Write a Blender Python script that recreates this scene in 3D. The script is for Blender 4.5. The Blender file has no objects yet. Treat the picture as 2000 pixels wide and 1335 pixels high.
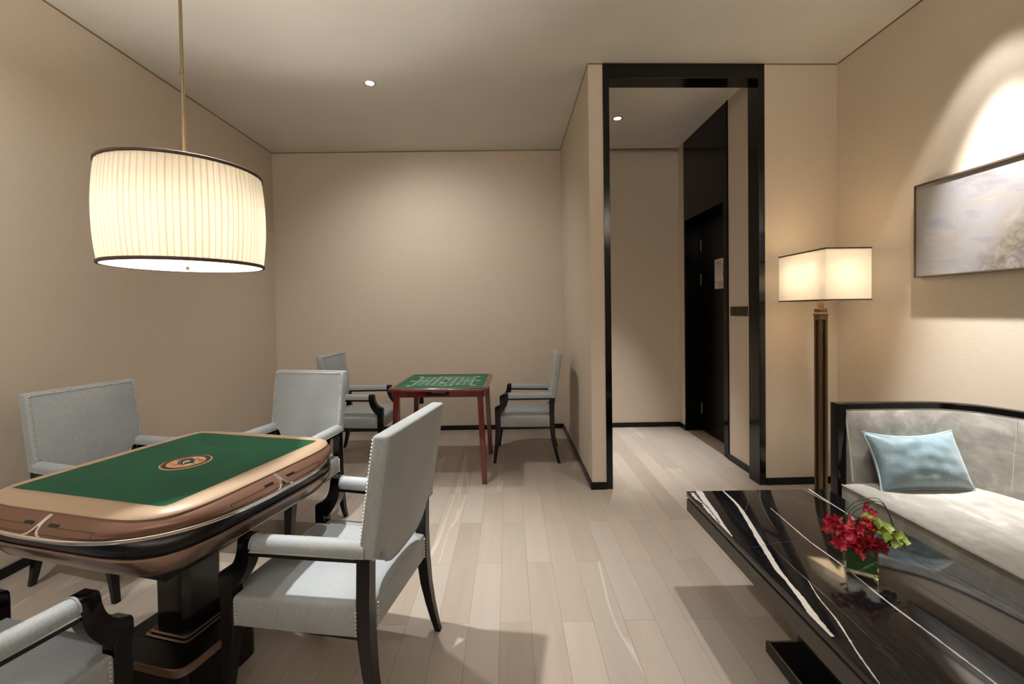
import bpy, bmesh, math, random
from mathutils import Vector, Matrix, noise as mnoise

# ------------------------------------------------------------------ camera, world, exposure
SC = bpy.context.scene
COL = SC.collection
cam = bpy.data.cameras.new('camera')
cam.sensor_fit = 'HORIZONTAL'; cam.sensor_width = 36.0
cam.lens = 839.8 / 2000 * 36.0
cam.shift_x = (1000 - 1000.47) / 2000
cam.shift_y = -(667.5 - 622.39) / 2000
cam.clip_start = 0.05
camo = bpy.data.objects.new('camera', cam); COL.objects.link(camo)
_p, _r, _y = 0.0174, -0.0142, 0.0081
_f = Vector((math.sin(_y) * math.cos(_p), math.cos(_y) * math.cos(_p), -math.sin(_p)))
_a = Vector((math.cos(_y), -math.sin(_y), 0)); _u = _a.cross(_f)
_a2 = _a * math.cos(_r) + _u * math.sin(_r); _u2 = -_a * math.sin(_r) + _u * math.cos(_r)
camo.matrix_world = Matrix(((_a2.x, _u2.x, -_f.x, 0), (_a2.y, _u2.y, -_f.y, 0), (_a2.z, _u2.z, -_f.z, 1.31), (0, 0, 0, 1)))
SC.camera = camo
w = bpy.data.worlds.new('world'); SC.world = w; w.use_nodes = True
w.node_tree.nodes['Background'].inputs[0].default_value = (0.02, 0.018, 0.016, 1)
w.node_tree.nodes['Background'].inputs[1].default_value = 1.0
SC.view_settings.view_transform = 'Standard'; SC.view_settings.look = 'None'
SC.view_settings.gamma = 1.0; SC.view_settings.use_curve_mapping = False
SC.view_settings.exposure = 0.2
SC.cycles.max_bounces = 10; SC.cycles.diffuse_bounces = 6; SC.cycles.glossy_bounces = 4
SC.cycles.transmission_bounces = 8; SC.cycles.transparent_max_bounces = 12
SC.cycles.sample_clamp_indirect = 4.0
SC.cycles.use_denoising = True
SC.cycles.caustics_reflective = False; SC.cycles.caustics_refractive = False

H = 3.087; XL = -2.573; YB = 4.774; XP = 0.596; YP = 3.123; XR = 2.429; YF = -2.2
PI = math.pi
# (x, y, watts, cone degrees, blend, aim (x,y,z) or None, label)
WARM = (1.0, 0.985, 0.96)
DOWNLIGHTS = [
    (-1.047, 3.359, 95, 130, 1.0, (-0.70, 4.774, 0.2), 'round recessed downlight in the ceiling above the folding game table'),
    (1.036, 4.016, 560, 46, 1.0, None, 'round recessed downlight in the ceiling of the entrance corridor'),
    (-0.72, 2.38, 160, 54, 1.0, None, 'recessed downlight in the ceiling between the two game tables'),
    (-1.20, 1.86, 380, 62, 1.0, (-0.55, 1.75, 0.0), 'recessed downlight in the ceiling just behind the pendant rod'),
    (1.24, 2.05, 150, 70, 1.0, None, 'recessed downlight in the ceiling over the marble coffee table'),
    (2.11, 2.10, 38, 64, 0.3, (2.20, 2.08, 1.4), 'recessed wall washer in the ceiling above the landscape painting'),
    (-1.75, 0.9, 115, 110, 1.0, (-2.573, 1.5, 1.3), 'recessed downlight in the ceiling beside the left wall'),  # extra lamp added out of view to brighten the left wall
]

# ------------------------------------------------------------------ helpers
def lin(c):
    c = c / 255.0
    return c / 12.92 if c <= 0.04045 else ((c + 0.055) / 1.055) ** 2.4
def rgb(r, g, b): return (lin(r), lin(g), lin(b), 1.0)

class NT:
    def __init__(s, name):
        s.m = bpy.data.materials.new(name); s.m.use_nodes = True
        s.t = s.m.node_tree; s.b = s.t.nodes['Principled BSDF']; s.out = s.t.nodes['Material Output']
    def n(s, typ, ins=None, **kw):
        nd = s.t.nodes.new(typ)
        for k, v in kw.items(): setattr(nd, k, v)
        for k, v in (ins or {}).items(): s.set(nd.inputs[k], v)
        return nd
    def set(s, sock, v):
        if isinstance(v, bpy.types.NodeSocket): s.t.links.new(v, sock)
        else: sock.default_value = v
    def p(s, **kw):
        for k, v in kw.items(): s.set(s.b.inputs[k.replace('_', ' ')], v)
    def math(s, op, a, b=None, c=None, clamp=False):
        nd = s.t.nodes.new('ShaderNodeMath'); nd.operation = op; nd.use_clamp = clamp
        for i, v in enumerate((a, b, c)):
            if v is not None: s.set(nd.inputs[i], v)
        return nd.outputs[0]
    def mix(s, f, a, b, blend='MIX'):
        nd = s.t.nodes.new('ShaderNodeMix'); nd.data_type = 'RGBA'; nd.blend_type = blend
        s.set(nd.inputs[0], f); s.set(nd.inputs[6], a); s.set(nd.inputs[7], b)
        return nd.outputs[2]
    def ramp(s, f, stops):
        nd = s.t.nodes.new('ShaderNodeValToRGB'); e = nd.color_ramp.elements
        while len(e) < len(stops): e.new(0.5)
        for i, (p, c) in enumerate(stops): e[i].position = p; e[i].color = c
        s.set(nd.inputs[0], f); return nd.outputs[0]
    def coord(s, scale=(1, 1, 1), kind='Object', loc=(0, 0, 0), rot=(0, 0, 0)):
        tc = s.t.nodes.new('ShaderNodeTexCoord'); mp = s.t.nodes.new('ShaderNodeMapping')
        s.t.links.new(tc.outputs[kind], mp.inputs[0])
        mp.inputs[1].default_value = loc; mp.inputs[2].default_value = rot; mp.inputs[3].default_value = scale
        return mp.outputs[0]
    def noise(s, vec, scale, detail=3, rough=0.5, dist=0.0):
        nd = s.n('ShaderNodeTexNoise', {'Vector': vec, 'Scale': scale, 'Detail': detail, 'Roughness': rough, 'Distortion': dist})
        return nd.outputs[0]
    def bump(s, h, strength=0.3, dist=0.01):
        nd = s.n('ShaderNodeBump', {'Height': h, 'Strength': strength, 'Distance': dist})
        s.t.links.new(nd.outputs[0], s.b.inputs['Normal'])

def simple(name, col, rough=0.5, metal=0.0, spec=0.5, coat=0.0):
    n = NT(name); n.p(Base_Color=col, Roughness=rough, Metallic=metal)
    n.b.inputs['Specular IOR Level'].default_value = spec
    n.b.inputs['Coat Weight'].default_value = coat; n.b.inputs['Coat Roughness'].default_value = 0.08
    return n.m

def tag(o, label=None, cat=None, group=None, kind=None):
    if label: o['label'] = label
    if cat: o['category'] = cat
    if group: o['group'] = group
    if kind: o['kind'] = kind
    return o
def empty(name, loc=(0, 0, 0), rz=0.0, label=None, cat=None, group=None):
    o = bpy.data.objects.new(name, None); COL.objects.link(o)
    o.location = loc; o.rotation_euler = (0, 0, rz); o.empty_display_size = 0.05
    return tag(o, label, cat, group)
def obj(name, bm, mats, parent=None, smooth=32, loc=None, rz=None, label=None):
    bmesh.ops.recalc_face_normals(bm, faces=bm.faces)
    me = bpy.data.meshes.new(name); bm.to_mesh(me); bm.free()
    if not isinstance(mats, (list, tuple)): mats = [mats]
    for m in mats: me.materials.append(m)
    if smooth:
        me.shade_smooth(); me.set_sharp_from_angle(angle=math.radians(smooth))
    o = bpy.data.objects.new(name, me); COL.objects.link(o)
    if parent: o.parent = parent
    if loc: o.location = loc
    if rz is not None: o.rotation_euler = (0, 0, rz)
    if label: o['label'] = label
    return o
def struct(name, bm, mats, smooth=None):
    return tag(obj(name, bm, mats, smooth=smooth), kind='structure')

def B(): return bmesh.new()
def box(bm, x0, x1, y0, y1, z0, z1, bevel=0.0, seg=2, mi=0, M=None):
    vs = [bm.verts.new((x, y, z)) for z in (z0, z1) for y in (y0, y1) for x in (x0, x1)]
    fs = [bm.faces.new([vs[i] for i in q]) for q in ((0, 2, 3, 1), (4, 5, 7, 6), (0, 1, 5, 4), (2, 6, 7, 3), (0, 4, 6, 2), (1, 3, 7, 5))]
    for f in fs: f.material_index = mi
    if M is not None: bmesh.ops.transform(bm, matrix=M, verts=vs)
    if bevel:
        es = list({e for f in fs for e in f.edges})
        r = bmesh.ops.bevel(bm, geom=es, offset=bevel, segments=seg, affect='EDGES', profile=0.5)
        for f in r['faces']: f.material_index = mi
    return bm
def loft(bm, rings, cap=True, closed=True, mi=0):
    R = [[bm.verts.new(p) for p in r] for r in rings]
    n = len(R[0])
    for a, b in zip(R, R[1:]):
        for i in range(n if closed else n - 1):
            f = bm.faces.new((a[i], a[(i + 1) % n], b[(i + 1) % n], b[i])); f.material_index = mi
    if cap:
        for r in (R[0], R[-1]):
            f = bm.faces.new(r); f.material_index = mi
    return bm
def lathe(bm, prof, n=24, c=(0, 0, 0), cap=True, mi=0):
    return loft(bm, [[(c[0] + r * math.cos(2 * PI * i / n), c[1] + r * math.sin(2 * PI * i / n), c[2] + z) for i in range(n)] for r, z in prof], cap=cap, mi=mi)
def tube(bm, pts, r, n=8, mi=0, cap=True):
    pts = [Vector(p) for p in pts]; rings = []
    rr = r if isinstance(r, (list, tuple)) else [r] * len(pts)
    up = None
    for i, p in enumerate(pts):
        d = (pts[min(i + 1, len(pts) - 1)] - pts[max(i - 1, 0)]).normalized()
        if up is None: up = Vector((0, 0, 1)) if abs(d.z) < 0.9 else Vector((1, 0, 0))
        s = d.cross(up).normalized(); up = s.cross(d).normalized()
        rings.append([tuple(p + (s * math.cos(2 * PI * k / n) + up * math.sin(2 * PI * k / n)) * rr[i]) for k in range(n)])
    return loft(bm, rings, cap=cap, mi=mi)
def prism(bm, poly, f0, f1, bevel=0.0, seg=2, mi=0):
    """poly: 2-D points, f0/f1: map (a,b) to 3-D for the two caps"""
    a = [bm.verts.new(f0(*p)) for p in poly]; b = [bm.verts.new(f1(*p)) for p in poly]
    n = len(poly)
    fa = bm.faces.new(a[::-1]); fb = bm.faces.new(b)
    fs = [fa, fb] + [bm.faces.new((a[i], a[(i + 1) % n], b[(i + 1) % n], b[i])) for i in range(n)]
    for f in fs: f.material_index = mi
    if bevel:
        es = list(fa.edges) + list(fb.edges)
        r = bmesh.ops.bevel(bm, geom=es, offset=bevel, segments=seg, affect='EDGES', profile=0.5)
        for f in r['faces']: f.material_index = mi
    return bm
def ball(bm, c, r, sub=1, sc=(1, 1, 1), mi=0):
    g = bmesh.ops.create_icosphere(bm, subdivisions=sub, radius=r)
    for v in g['verts']: v.co = Vector((v.co.x * sc[0], v.co.y * sc[1], v.co.z * sc[2])) + Vector(c)
    for v in g['verts']:
        for f in v.link_faces: f.material_index = mi
    return bm
def smoothpath(pts, n=6):
    out = []
    P = [Vector(p) for p in pts]
    for i in range(len(P) - 1):
        a, b, c, d = P[max(i - 1, 0)], P[i], P[i + 1], P[min(i + 2, len(P) - 1)]
        for k in range(n):
            t = k / n
            out.append(0.5 * ((2 * b) + (c - a) * t + (2 * a - 5 * b + 4 * c - d) * t * t + (3 * b - a - 3 * c + d) * t ** 3))
    out.append(P[-1]); return out

# ------------------------------------------------------------------ materials
def wallpaper():
    n = NT('linen_wallpaper')
    tc = n.t.nodes.new('ShaderNodeTexCoord')
    sep = n.n('ShaderNodeSeparateXYZ', {0: tc.outputs['Object']})
    h = n.math('ADD', sep.outputs[0], sep.outputs[1])
    cmb = n.n('ShaderNodeCombineXYZ', {0: n.math('MULTIPLY', h, 16.0), 1: 0.0, 2: n.math('MULTIPLY', sep.outputs[2], 300.0)})
    a = n.noise(cmb.outputs[0], 1.0, 4, 0.6)
    cmb2 = n.n('ShaderNodeCombineXYZ', {0: n.math('MULTIPLY', h, 160.0), 1: 0.0, 2: n.math('MULTIPLY', sep.outputs[2], 420.0)})
    b = n.noise(cmb2.outputs[0], 1.0, 2, 0.5)
    t = n.math('ADD', n.math('MULTIPLY', a, 0.7), n.math('MULTIPLY', b, 0.3))
    c = n.ramp(t, [(0.3, rgb(190, 177, 160)), (0.7, rgb(206, 194, 178))])
    n.p(Base_Color=c, Roughness=0.62)
    n.b.inputs['Specular IOR Level'].default_value = 0.3
    n.bump(t, 0.15, 0.0015)
    return n.m
def floor_mat():
    n = NT('stone_plank_floor')
    tc = n.t.nodes.new('ShaderNodeTexCoord')
    sep = n.n('ShaderNodeSeparateXYZ', {0: tc.outputs['Object']})
    v = n.n('ShaderNodeCombineXYZ', {0: n.math('ADD', sep.outputs[1], 0.36), 1: n.math('ADD', sep.outputs[0], 0.055), 2: 0.0}).outputs[0]
    br = n.n('ShaderNodeTexBrick', {'Vector': v, 'Color1': (0, 0, 0, 1), 'Color2': (1, 1, 1, 1), 'Mortar': (0.5, 0.5, 0.5, 1), 'Scale': 1.0,
             'Mortar Size': 0.0011, 'Mortar Smooth': 0.3, 'Bias': 0.0, 'Brick Width': 0.86, 'Row Height': 0.131}, offset=0.5, offset_frequency=2)
    rnd = n.n('ShaderNodeSeparateColor', {0: br.outputs['Color']}).outputs[0]
    sv = n.n('ShaderNodeCombineXYZ', {0: n.math('MULTIPLY', sep.outputs[0], 15.0), 1: n.math('MULTIPLY', sep.outputs[1], 1.6), 2: n.math('MULTIPLY', rnd, 37.0)}).outputs[0]
    g = n.noise(sv, 1.0, 5, 0.55, 0.6)
    fv = n.n('ShaderNodeCombineXYZ', {0: n.math('MULTIPLY', sep.outputs[0], 9.0), 1: n.math('MULTIPLY', sep.outputs[1], 1.3), 2: n.math('MULTIPLY', rnd, 91.0)}).outputs[0]
    vein = n.noise(fv, 0.62, 2, 0.5, 0.9)
    vb = n.math('ABSOLUTE', n.math('SUBTRACT', vein, 0.5))
    vm = n.math('SUBTRACT', 1.0, n.math('MULTIPLY', vb, 26.0), clamp=True)
    sel = n.math('GREATER_THAN', n.math('FRACT', n.math('MULTIPLY', rnd, 7.31)), 0.80)
    vm = n.math('MULTIPLY', n.math('MULTIPLY', vm, sel), 0.40)
    sp = n.noise(n.coord((1, 1, 1)), 140, 2, 0.6)
    tone = n.math('ADD', n.math('MULTIPLY', rnd, 0.5), n.math('MULTIPLY', g, 0.5))
    base = n.ramp(tone, [(0.1, rgb(137, 126, 115)), (0.45, rgb(153, 142, 130)), (0.9, rgb(167, 157, 146))])
    gray = n.mix(n.math('MULTIPLY', n.math('GREATER_THAN', n.math('FRACT', n.math('MULTIPLY', rnd, 3.77)), 0.7), 0.35), base, rgb(152, 145, 138))
    c = n.mix(n.math('MULTIPLY', sp, 0.14), gray, rgb(138, 120, 103))
    c = n.mix(vm, c, rgb(204, 197, 187))
    c = n.mix(n.math('MULTIPLY', br.outputs['Fac'], 0.65), c, rgb(96, 82, 68))
    n.p(Base_Color=c, Roughness=n.math('ADD', 0.30, n.math('MULTIPLY', g, 0.14)))
    n.b.inputs['Specular IOR Level'].default_value = 0.4
    n.bump(n.math('SUBTRACT', n.math('MULTIPLY', sp, 0.15), br.outputs['Fac']), 0.25, 0.0015)
    return n.m
def fabric(name, c0, c1, rough=0.75, scale=1.0, sheen=0.25):
    n = NT(name)
    a = n.noise(n.coord((90 * scale, 90 * scale, 14 * scale)), 3.0, 3, 0.6)
    b = n.noise(n.coord((1, 1, 1)), 900 * scale, 1, 0.5)
    c = n.noise(n.coord((1, 1, 1)), 5, 2, 0.5)
    t = n.math('ADD', n.math('ADD', n.math('MULTIPLY', a, 0.5), n.math('MULTIPLY', b, 0.25)), n.math('MULTIPLY', c, 0.25))
    n.p(Base_Color=n.ramp(t, [(0.35, c0), (0.65, c1)]), Roughness=rough)
    n.b.inputs['Sheen Weight'].default_value = sheen; n.b.inputs['Sheen Roughness'].default_value = 0.4
    n.b.inputs['Specular IOR Level'].default_value = 0.35
    n.bump(n.math('ADD', a, b), 0.2, 0.0012)
    return n.m
def velvet():
    n = NT('grey_velvet')
    a = n.noise(n.coord((1, 1, 1)), 9, 5, 0.65, 0.8)
    b = n.noise(n.coord((22, 7, 26)), 1.0, 4, 0.6, 0.4)
    t = n.math('ADD', n.math('MULTIPLY', a, 0.55), n.math('MULTIPLY', b, 0.45))
    n.p(Base_Color=n.ramp(t, [(0.3, rgb(104, 101, 94)), (0.52, rgb(132, 128, 120)), (0.72, rgb(166, 161, 152))]), Roughness=0.6)
    n.b.inputs['Sheen Weight'].default_value = 0.6; n.b.inputs['Sheen Roughness'].default_value = 0.35
    n.bump(t, 0.15, 0.004)
    return n.m
def croc():
    n = NT('blue_crocodile_satin')
    vec = n.coord((58, 58, 64))
    wob = n.noise(n.coord((1, 1, 1)), 14, 2, 0.5)
    mx = n.n('ShaderNodeVectorMath', {0: vec, 1: n.n('ShaderNodeCombineXYZ', {0: wob, 1: wob, 2: wob}).outputs[0]}, operation='ADD')
    v = n.n('ShaderNodeTexVoronoi', {'Vector': mx.outputs[0], 'Scale': 1.0, 'Randomness': 0.75}, feature='DISTANCE_TO_EDGE')
    e = n.ramp(v.outputs['Distance'], [(0.0, (0.25, 0.25, 0.25, 1)), (0.10, (1, 1, 1, 1))])
    f = n.noise(n.coord((1, 1, 1)), 22, 3, 0.5)
    c = n.mix(e, rgb(84, 103, 110), n.ramp(f, [(0.35, rgb(90, 109, 116)), (0.65, rgb(106, 125, 131))]))
    n.p(Base_Color=c, Roughness=0.38)
    n.b.inputs['Sheen Weight'].default_value = 0.3
    n.bump(e, 0.12, 0.0015)
    return n.m
def marble_mat():
    n = NT('black_marble')
    a = n.noise(n.coord((3.2, 0.7, 1), rot=(0, 0, 0.05)), 3.0, 6, 0.6, 0.6)
    b = n.noise(n.coord((14, 1.1, 1), rot=(0, 0, 0.08)), 2.0, 4, 0.6, 0.3)
    ln = n.math('SUBTRACT', 1.0, n.math('MULTIPLY', n.math('ABSOLUTE', n.math('SUBTRACT', b, 0.5)), 70.0), clamp=True)
    c = n.ramp(a, [(0.35, rgb(14, 15, 19)), (0.55, rgb(24, 23, 24)), (0.75, rgb(36, 32, 31))])
    c = n.mix(n.math('MULTIPLY', ln, 0.05), c, rgb(150, 145, 142))
    n.p(Base_Color=c, Roughness=0.07); n.b.inputs['Specular IOR Level'].default_value = 0.42
    return n.m
def felt_mat(name, c0, c1):
    n = NT(name)
    a = n.noise(n.coord((1, 1, 1)), 420, 2, 0.6); b = n.noise(n.coord((1, 1, 1)), 6, 3, 0.5)
    t = n.math('ADD', n.math('MULTIPLY', a, 0.5), n.math('MULTIPLY', b, 0.5))
    n.p(Base_Color=n.ramp(t, [(0.35, c0), (0.65, c1)]), Roughness=0.95)
    n.b.inputs['Specular IOR Level'].default_value = 0.1
    n.b.inputs['Sheen Weight'].default_value = 0.08
    n.bump(a, 0.3, 0.001)
    return n.m
def shade_mat(name, col, trans=0.12, dens=0.3, pleats=0):
    n = NT(name); n.t.nodes.remove(n.b)
    tcol = (col[0] * dens, col[1] * dens, col[2] * dens, 1)
    if pleats:   # folds where the cloth lies double let less light through
        tc = n.t.nodes.new('ShaderNodeTexCoord'); sep = n.n('ShaderNodeSeparateXYZ', {0: tc.outputs['Object']})
        ang = n.math('MULTIPLY', n.math('ARCTAN2', sep.outputs[1], sep.outputs[0]), pleats / (2 * math.pi))
        zz = n.n('ShaderNodeCombineXYZ', {0: n.math('MULTIPLY', ang, 0.9), 1: n.math('MULTIPLY', sep.outputs[2], 0.7), 2: 0.0}).outputs[0]
        ang = n.math('ADD', ang, n.math('MULTIPLY', n.noise(zz, 1.0, 2, 0.5), 0.55))
        fr = n.math('FRACT', ang); wd = n.noise(zz, 0.7, 1, 0.5)
        edge = n.math('ABSOLUTE', n.math('SUBTRACT', fr, 0.5))
        fold = n.math('MULTIPLY', n.math('SUBTRACT', edge, n.math('ADD', 0.20, n.math('MULTIPLY', wd, 0.25))), 9.0, clamp=True)
        sheer = n.math('MULTIPLY', n.math('SUBTRACT', n.noise(zz, 2.3, 1, 0.5), 0.55), 3.0, clamp=True)
        k = n.math('ADD', n.math('SUBTRACT', 1.0, n.math('MULTIPLY', fold, 0.34)), n.math('MULTIPLY', sheer, 0.25))
        tcol = n.mix(1.0, tcol, n.n('ShaderNodeCombineColor', {0: k, 1: n.math('POWER', k, 1.15), 2: n.math('POWER', k, 1.45)}).outputs[0], 'MULTIPLY')
    d = n.n('ShaderNodeBsdfDiffuse', {'Color': col}); t = n.n('ShaderNodeBsdfTranslucent', {'Color': tcol})
    m = n.n('ShaderNodeMixShader', {0: 0.62, 1: d.outputs[0], 2: t.outputs[0]})
    tr = n.n('ShaderNodeBsdfTransparent', {'Color': (1, 0.95, 0.86, 1)})
    m2 = n.n('ShaderNodeMixShader', {0: trans, 1: m.outputs[0], 2: tr.outputs[0]})
    n.t.links.new(m2.outputs[0], n.out.inputs[0])
    return n.m
def emit(name, col, s):
    n = NT(name); n.p(Base_Color=(0.8, 0.8, 0.8, 1)); n.b.inputs['Emission Color'].default_value = col
    n.b.inputs['Emission Strength'].default_value = s; return n.m
def painting_mat():
    n = NT('misty_landscape_canvas')
    tc = n.t.nodes.new('ShaderNodeTexCoord')
    sep = n.n('ShaderNodeSeparateXYZ', {0: tc.outputs['Object']})
    s = n.math('SUBTRACT', 0.775, sep.outputs[1])   # runs from the far edge towards the near end
    z = sep.outputs[2]
    v = n.n('ShaderNodeCombineXYZ', {0: s, 1: z, 2: 0.0}).outputs[0]
    vs = n.n('ShaderNodeCombineXYZ', {0: n.math('MULTIPLY', s, 2.2), 1: n.math('MULTIPLY', z, 6.0), 2: 0.0}).outputs[0]
    a = n.noise(vs, 1.3, 6, 0.6, 0.5)
    w2 = n.noise(v, 5.0, 8, 0.65, 0.4)
    base = n.ramp(a, [(0.3, rgb(142, 138, 142)), (0.45, rgb(172, 168, 168)), (0.58, rgb(172, 163, 152)), (0.7, rgb(186, 184, 184))])
    mist = n.math('MULTIPLY', n.math('SUBTRACT', n.noise(v, 3.0, 4, 0.5), 0.5), 2.2, clamp=True)
    base = n.mix(mist, base, rgb(150, 130, 104))
    # rocks rising to the right: height line grows with s
    line = n.math('ADD', n.math('MULTIPLY', n.math('SUBTRACT', s, 0.30), 1.05), n.math('MULTIPLY', n.math('SUBTRACT', w2, 0.5), 0.40))
    rock = n.math('MULTIPLY', n.math('SUBTRACT', line, n.math('ADD', z, 0.22)), 7.0, clamp=True)
    det = n.noise(v, 20.0, 8, 0.75, 0.5)
    rc = n.ramp(det, [(0.34, rgb(82, 72, 62)), (0.46, rgb(124, 108, 98)), (0.6, rgb(170, 160, 154)), (0.72, rgb(124, 102, 86))])
    base = n.mix(n.math('MULTIPLY', rock, 0.8), base, rc)
    gr = n.math('MULTIPLY', n.math('SUBTRACT', n.noise(v, 6.0, 3, 0.5, 0.6), 0.52), 7.0, clamp=True)
    base = n.mix(n.math('MULTIPLY', n.math('MULTIPLY', gr, rock), 0.5), base, rgb(112, 104, 48))
    base = n.mix(1.0, base, (0.50, 0.50, 0.51, 1), 'MULTIPLY')
    n.p(Base_Color=base, Roughness=0.6)
    n.bump(det, 0.15, 0.002)
    return n.m

M_wall = wallpaper(); M_floor = floor_mat()
def ceil_mat():
    n = NT('painted_ceiling'); a = n.noise(n.coord(), 3.0, 2, 0.5)
    n.p(Base_Color=n.ramp(a, [(0.3, rgb(220, 218, 213)), (0.7, rgb(224, 222, 217))]), Roughness=0.8); return n.m
M_ceil = ceil_mat()
M_lacq = simple('black_lacquer', rgb(8, 8, 9), 0.13, spec=0.4)
M_base = simple('black_baseboard', rgb(9, 10, 12), 0.3, spec=0.3)
M_gap = simple('shadow_gap_trim', rgb(120, 100, 76), 0.7)  # brown tone stands in for shade at the ceiling joint
M_doorblk = simple('black_door_veneer', rgb(4, 4, 5), 0.3, spec=0.2)
M_panel = simple('black_glass_panel', rgb(7, 8, 8), 0.12, spec=0.2)
M_brass = simple('aged_brass', rgb(128, 112, 86), 0.42, 0.6)
M_brassdk = simple('dark_bronze', rgb(82, 65, 42), 0.42, 0.7)
M_chairfab = fabric('blue_grey_weave', rgb(134, 139, 141), rgb(158, 163, 166), 0.6)
M_ebony = simple('ebony_lacquer', rgb(7, 6, 7), 0.2, spec=0.35)
M_nail = simple('pewter_nailheads', rgb(232, 228, 218), 0.38, 0.85)
M_velvet = velvet(); M_croc = croc(); M_marble = marble_mat()
M_vein = simple('white_marble_vein', rgb(196, 191, 187), 0.08)
M_vein2 = simple('grey_marble_vein', rgb(78, 75, 74), 0.08)
M_felt = felt_mat('green_felt', rgb(0, 54, 33), rgb(0, 68, 43))
M_felt2 = felt_mat('light_green_felt', rgb(28, 92, 62), rgb(38, 108, 76))
M_rim = simple('champagne_plastic_rim', rgb(154, 131, 108), 0.45, 0.2)
M_copper = simple('bronze_painted_shell', rgb(104, 75, 60), 0.40, 0.45, coat=0.03)
M_copper2 = simple('rose_bronze_lower_shell', rgb(128, 104, 92), 0.25, 0.65, coat=0.3)
M_chrome = simple('chrome', rgb(244, 238, 236), 0.16, 0.95)
M_blackpl = simple('black_plastic', rgb(6, 6, 7), 0.35, spec=0.3)
M_gold = simple('gold_print', rgb(188, 150, 112), 0.4, 0.2)
M_brown = simple('dark_brown_print', rgb(52, 36, 28), 0.4)
M_red = simple('red_print', rgb(214, 82, 72), 0.4)
M_maho = None
def maho():
    n = NT('red_mahogany'); a = n.noise(n.coord((4, 40, 40)), 2.0, 4, 0.6)
    n.p(Base_Color=n.ramp(a, [(0.3, rgb(70, 13, 11)), (0.7, rgb(102, 23, 18))]), Roughness=0.18)
    n.b.inputs['Coat Weight'].default_value = 0.6; return n.m
M_maho = maho()
M_white = simple('white_print', rgb(222, 232, 224), 0.6)
M_steel = simple('brushed_steel', rgb(190, 186, 178), 0.3, 1.0)
M_shade = shade_mat('pleated_cream_chiffon', rgb(250, 236, 212), 0.0, 0.064, 84)
M_shade2 = shade_mat('ivory_linen_shade', rgb(250, 238, 218), 0.02, 0.085)
M_trim = simple('dark_brown_trim', rgb(66, 50, 38), 0.6)
M_diff = emit('lit_diffuser', (1.0, 0.90, 0.74, 1), 3.2)
M_lens = emit('lit_downlight_lens', (1.0, 0.93, 0.82, 1), 12.0)
M_whitepl = simple('white_enamel', rgb(206, 198, 188), 0.5)
M_paper = simple('white_paper', rgb(205, 198, 194), 0.6)
M_ink = simple('rust_ink', rgb(150, 116, 112), 0.7)
M_inkdk = simple('dark_ink', rgb(58, 36, 40), 0.7)
M_paint = painting_mat()
M_canvas_edge = simple('picture_frame_brown', rgb(66, 50, 38), 0.45)

# ------------------------------------------------------------------ room
def slab(name, x0, x1, y0, y1, z0, z1, m, kind='structure', M=None, bevel=0):
    bm = B(); box(bm, x0, x1, y0, y1, z0, z1, bevel, M=M); return tag(obj(name, bm, m, smooth=None), kind=kind)
T = 0.12
slab('floor', XL - T, XR + T, YF - T, YB + T, -0.1, 0, M_floor)
slab('ceiling', XL - T, XR + T, YF - T, YB + T, H, H + 0.1, M_ceil)
slab('wall_left', XL - T, XL, YF - T, YB + T, 0, H, M_wall)
slab('wall_back', XL, XR + T, YB, YB + T, 0, H, M_wall)
slab('wall_right', XR, XR + T, YF - T, 3.2, 0, H, M_wall)
slab('wall_rear', XL, XR, YF - T, YF, 0, H, M_wall)
slab('trim_10', XL, XR, YF, YF + 0.22, 2.66, 2.70, M_wall)      # unseen cove ledge added behind the viewpoint, its strip brightens the ceiling
cl_ = bpy.data.lights.new('cove_strip', 'AREA'); cl_.shape = 'RECTANGLE'; cl_.size = 4.7; cl_.size_y = 0.06; cl_.energy = 150; cl_.color = (1.0, 0.98, 0.95)  # made-up uplight, added to lift the ceiling brightness
co_ = bpy.data.objects.new('cove_strip', cl_); COL.objects.link(co_); co_.location = ((XL + XR) / 2, YF + 0.14, 2.73); co_.rotation_euler = (math.radians(172), 0, 0)
co_.parent = bpy.data.objects['trim_10']
# partition: returns at x = XP, its front face turned about one degree
ANG = 0.0195
PM = Matrix.Translation((XP, YP, 0)) @ Matrix.Rotation(ANG, 4, 'Z')
XO0, XO1 = 0.104, 1.290      # frame outer edges measured along the partition from its corner
bm = B(); box(bm, 0, XO0, 0, 0.11, 0, H, M=PM); box(bm, 0, 0.11, 0.05, 1.66, 0, H, M=Matrix.Translation((XP, YP, 0)))
struct('wall_partition', bm, M_wall)
bm = B(); box(bm, XO1, 1.86, 0, 0.11, 0, H, M=PM); struct('wall_alcove', bm, M_wall)
XH = 1.898                    # corridor right wall
bm = B(); box(bm, XH, XR + T, 3.27, 3.69, 0, H); struct('wall_corridor_right', bm, M_wall)
bm = B(); box(bm, XH, XR + T, 4.60, YB, 0, H); struct('wall_corridor_end', bm, M_wall)
# doorway frame (lacquered portal)
bm = B()
box(bm, XO0, XO0 + 0.046, -0.006, 0.13, 0, H - 0.002, 0.002, 1, M=PM)
box(bm, XO1 - 0.047, XO1, -0.006, 0.13, 0, H - 0.002, 0.002, 1, M=PM)
box(bm, XO0 + 0.04, XO1 - 0.04, -0.006, 0.13, H - 0.108, H - 0.002, 0.002, 1, M=PM)
o = struct('door_1', bm, M_lacq); o['label'] = 'tall black lacquered portal framing the entrance corridor'
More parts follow.
